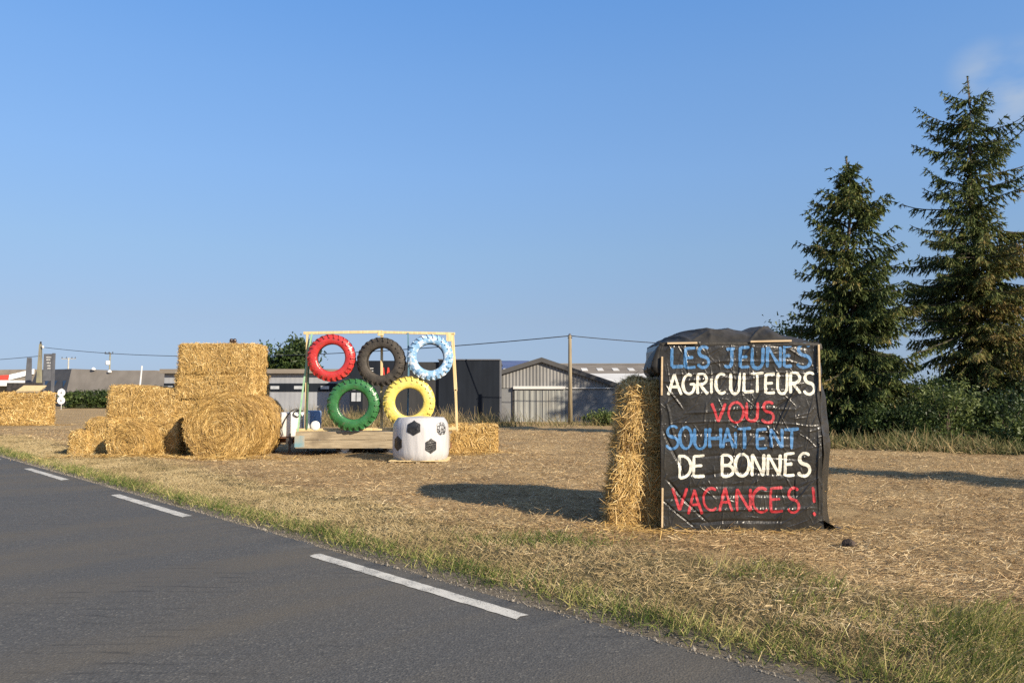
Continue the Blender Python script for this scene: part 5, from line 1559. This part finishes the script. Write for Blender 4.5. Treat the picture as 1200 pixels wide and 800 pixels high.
bpart(rs, MB().box(((xa + sx(30, D)) / 2, D - 1.2, zat(449, D)), (sx(30, D) - xa, 2.4, zat(446, D) - zat(452.5, D))), 'canopy', M['white_paint'])

# ================================================================ POLES, SIGNS, CABLES
def pole(name, px, pyt, D, r0, r1, m, label, group=None, cat='pole', parts=None):
    x = sx(px, D); z = zat(pyt, D)
    root = empty(name, (x, D, -.1), label, cat, group)
    MB().tube([(0, 0, 0), (0, 0, z + .1)], [r0, r1], 12).build('shaft', m, root, True)
    return root, z
root, z668 = pole('utility_pole', 668, 393, 40.2, .125, .085, M['wood_pole'], 'bare wooden utility pole in front of the grey gabled shed')
MB().lathe([(.09, 0), (.06, .08), (.001, .12)], 10, (0, 0, z668 + .10)).build('cap', M['greymetal'], root, True)
MB().tube([(-.12, -.05, z668 - .02), (.12, -.05, z668 - .02)], .03, 6).build('bracket', M['darksteel'], root)
DP = 78.0
x, z = sx(46.5, DP), zat(403, DP)
root = empty('concrete_pole', (x, DP, -.1), 'tapered concrete power pole with lichen beside the dark totem sign', 'pole')
V_ = []
for (h, w_) in ((0, .31), (z + .1, .12)):
    V_ += [(-w_, -w_ * .6, h), (w_, -w_ * .6, h), (w_, w_ * .6, h), (-w_, w_ * .6, h)]
MB().add(V_, [(0, 1, 5, 4), (1, 2, 6, 5), (2, 3, 7, 6), (3, 0, 4, 7), (4, 5, 6, 7)]).build('shaft', M['lichen_pole'], root)
MB().box((0, 0, z + .22), (.12, .12, .25)).build('pole_head', M['darksteel'], root)
MB().lathe([(.001, 0), (.10, .02), (.12, .18), (.001, .3)], 10, (.30, -.1, z - .35)).build('insulator', M['white_paint'], root, True)
x, z = sx(34, 86), zat(419, 86)
root = empty('grey_pylon', (x, 86, -.1), 'plain grey tapered sign pylon between red fascia and concrete pole', 'pylon')
V_ = []
for (h, w_) in ((0, .42), (z + .1, .21)):
    V_ += [(-w_, -.12, h), (w_, -.12, h), (w_, .12, h), (-w_, .12, h)]
MB().add(V_, [(0, 1, 5, 4), (1, 2, 6, 5), (2, 3, 7, 6), (3, 0, 4, 7), (4, 5, 6, 7)]).build('shaft', M['greymetal'], root)
# dark totem with illegible pale rows
DTt = 82.0
xa, xb, zt = sx(51, DTt), sx(64, DTt), zat(414.5, DTt)
root = empty('totem_sign', ((xa + xb) / 2, DTt, -.1), 'tall dark totem sign with pale rows of small writing', 'sign')
wt = xb - xa
MB().box((-.12, 0, (zt + zat(446, DTt)) / 2 + .1), (wt - .26, .14, zt - zat(446, DTt)), bev=.01).build('sign_panel', M['greymetal'], root)
MB().box((wt / 2 - .13, 0, zt / 2 + .13), (.25, .2, zt + .08)).build('post', M['greymetal'], root)
MB().box((-wt / 2 + .10, 0.02, zt / 2), (.14, .12, zt)).build('post', M['greymetal'], root)
rr = random.Random(3)
for k, py in enumerate((418.5, 421.5, 425, 428.5, 431.5)):
    mb = MB()
    x = -wt / 2 + .28 + .05 * k
    for q in range(7):
        w_ = rr.uniform(.03, .10)
        if x + w_ > wt / 2 - .34: break
        mb.box((x + w_ / 2, -.085, zat(py, DTt) + .1), (w_, .02, rr.uniform(.09, .17))); x += w_ + rr.uniform(.03, .06)
    mb.build('pale_lettering', M['trim_pale'], root)
# round signs seen from behind
DS = 79.0
root = empty('round_road_signs', (sx(73.5, DS), DS, -.1), 'two round white road signs, one above the other on a thin post by the hedge', 'road sign')
MB().tube([(0, 0, 0), (0, 0, zat(455, DS) + .1)], .035, 8).build('post', M['white_paint'], root, True)
for py in (460, 469):
    MB().lathe([(.001, -.02), (.39, -.02), (.40, 0), (.39, .02), (.001, .02)], 28, (-.0, -.06, zat(py, DS) + .1), 'Y').build('disc', M['white_paint'], root)
    MB().box((0, -.085, zat(py, DS) + .1), (.07, .012, .26)).box((0, -.084, zat(py, DS) + .06), (.22, .012, .05)).build('dark_mark', M['greymetal'], root)
# far poles
GP = 'far power poles behind the low roofs'
root, z = pole('power_pole', 80, 419, 140, .16, .12, M['concrete'], 'far pale power pole with a plain crossarm beyond the mansard roof', GP)
MB().box((0, 0, z - .1), (2.6, .12, .12)).build('crossarm', M['concrete'], root)
for sx_ in (-1.2, -.4, .6, 1.2): MB().lathe([(.001, 0), (.09, .02), (.07, .22), (.001, .25)], 8, (sx_, 0, z)).build('insulator', M['darksteel'], root, True)
root, z = pole('power_pole', 128.5, 413, 135, .15, .11, M['lichen_pole'], 'far power pole carrying a round transformer', GP)
MB().box((-.2, 0, z - .1), (1.5, .1, .1)).build('crossarm', M['darksteel'], root)
for sx_ in (-.85, -.2, .45): MB().lathe([(.001, 0), (.09, .02), (.07, .22), (.001, .25)], 8, (sx_, 0, z)).build('insulator', M['darksteel'], root, True)
MB().lathe([(.001, 0), (.34, .02), (.36, .1), (.36, .62), (.3, .7), (.001, .72)], 16, (-.22, -.3, zat(427.5, 135) + .1)).build('transformer', M['white_plastic'], root, True)
x = sx(164, 66); z = zat(428.5, 66)
root = empty('leaning_pole', (x, 66, -.1), 'thin white leaning pole behind the bonnet of the straw tractor', 'pole')
MB().tube([(-.12, 0, 0), (.17, 0, z + .1)], [.09, .065], 10).build('shaft', M['trim_pale'], root, True)
def cable(a, b, sag, label, r=.022):
    a, b = Vector(a), Vector(b)
    pts = [a.lerp(b, t / 30) - Vector((0, 0, 4 * sag * (t / 30) * (1 - t / 30))) for t in range(31)]
    return tag(MB().tube(pts, r, 5).build('overhead_cable', M['cable'], None, True), label, 'cable')
P668 = (sx(668, 40.2), 40.15, z668 - .02)
P47 = (sx(47.5, DP), DP - .1, zat(406.5, DP))
cable(P668, P47, 1.02, 'long sagging overhead cable from the bare wooden pole to the concrete pole', .026)
cable(P668, (sx(905, 41), 41.0, zat(408, 41)), .10, 'overhead cable running from the bare wooden pole towards the spruces')
root, z = pole('utility_pole', 905, 405, 41.1, .12, .08, M['wood_pole'], 'wooden utility pole hidden by the slogan sheet, beyond the field edge')
cable((sx(47, DP), DP - .1, zat(417, DP)), (sx(-60, 95), 95, zat(424, 95)), .1, 'low overhead cable passing behind the grey pylon and red fascia', .03)
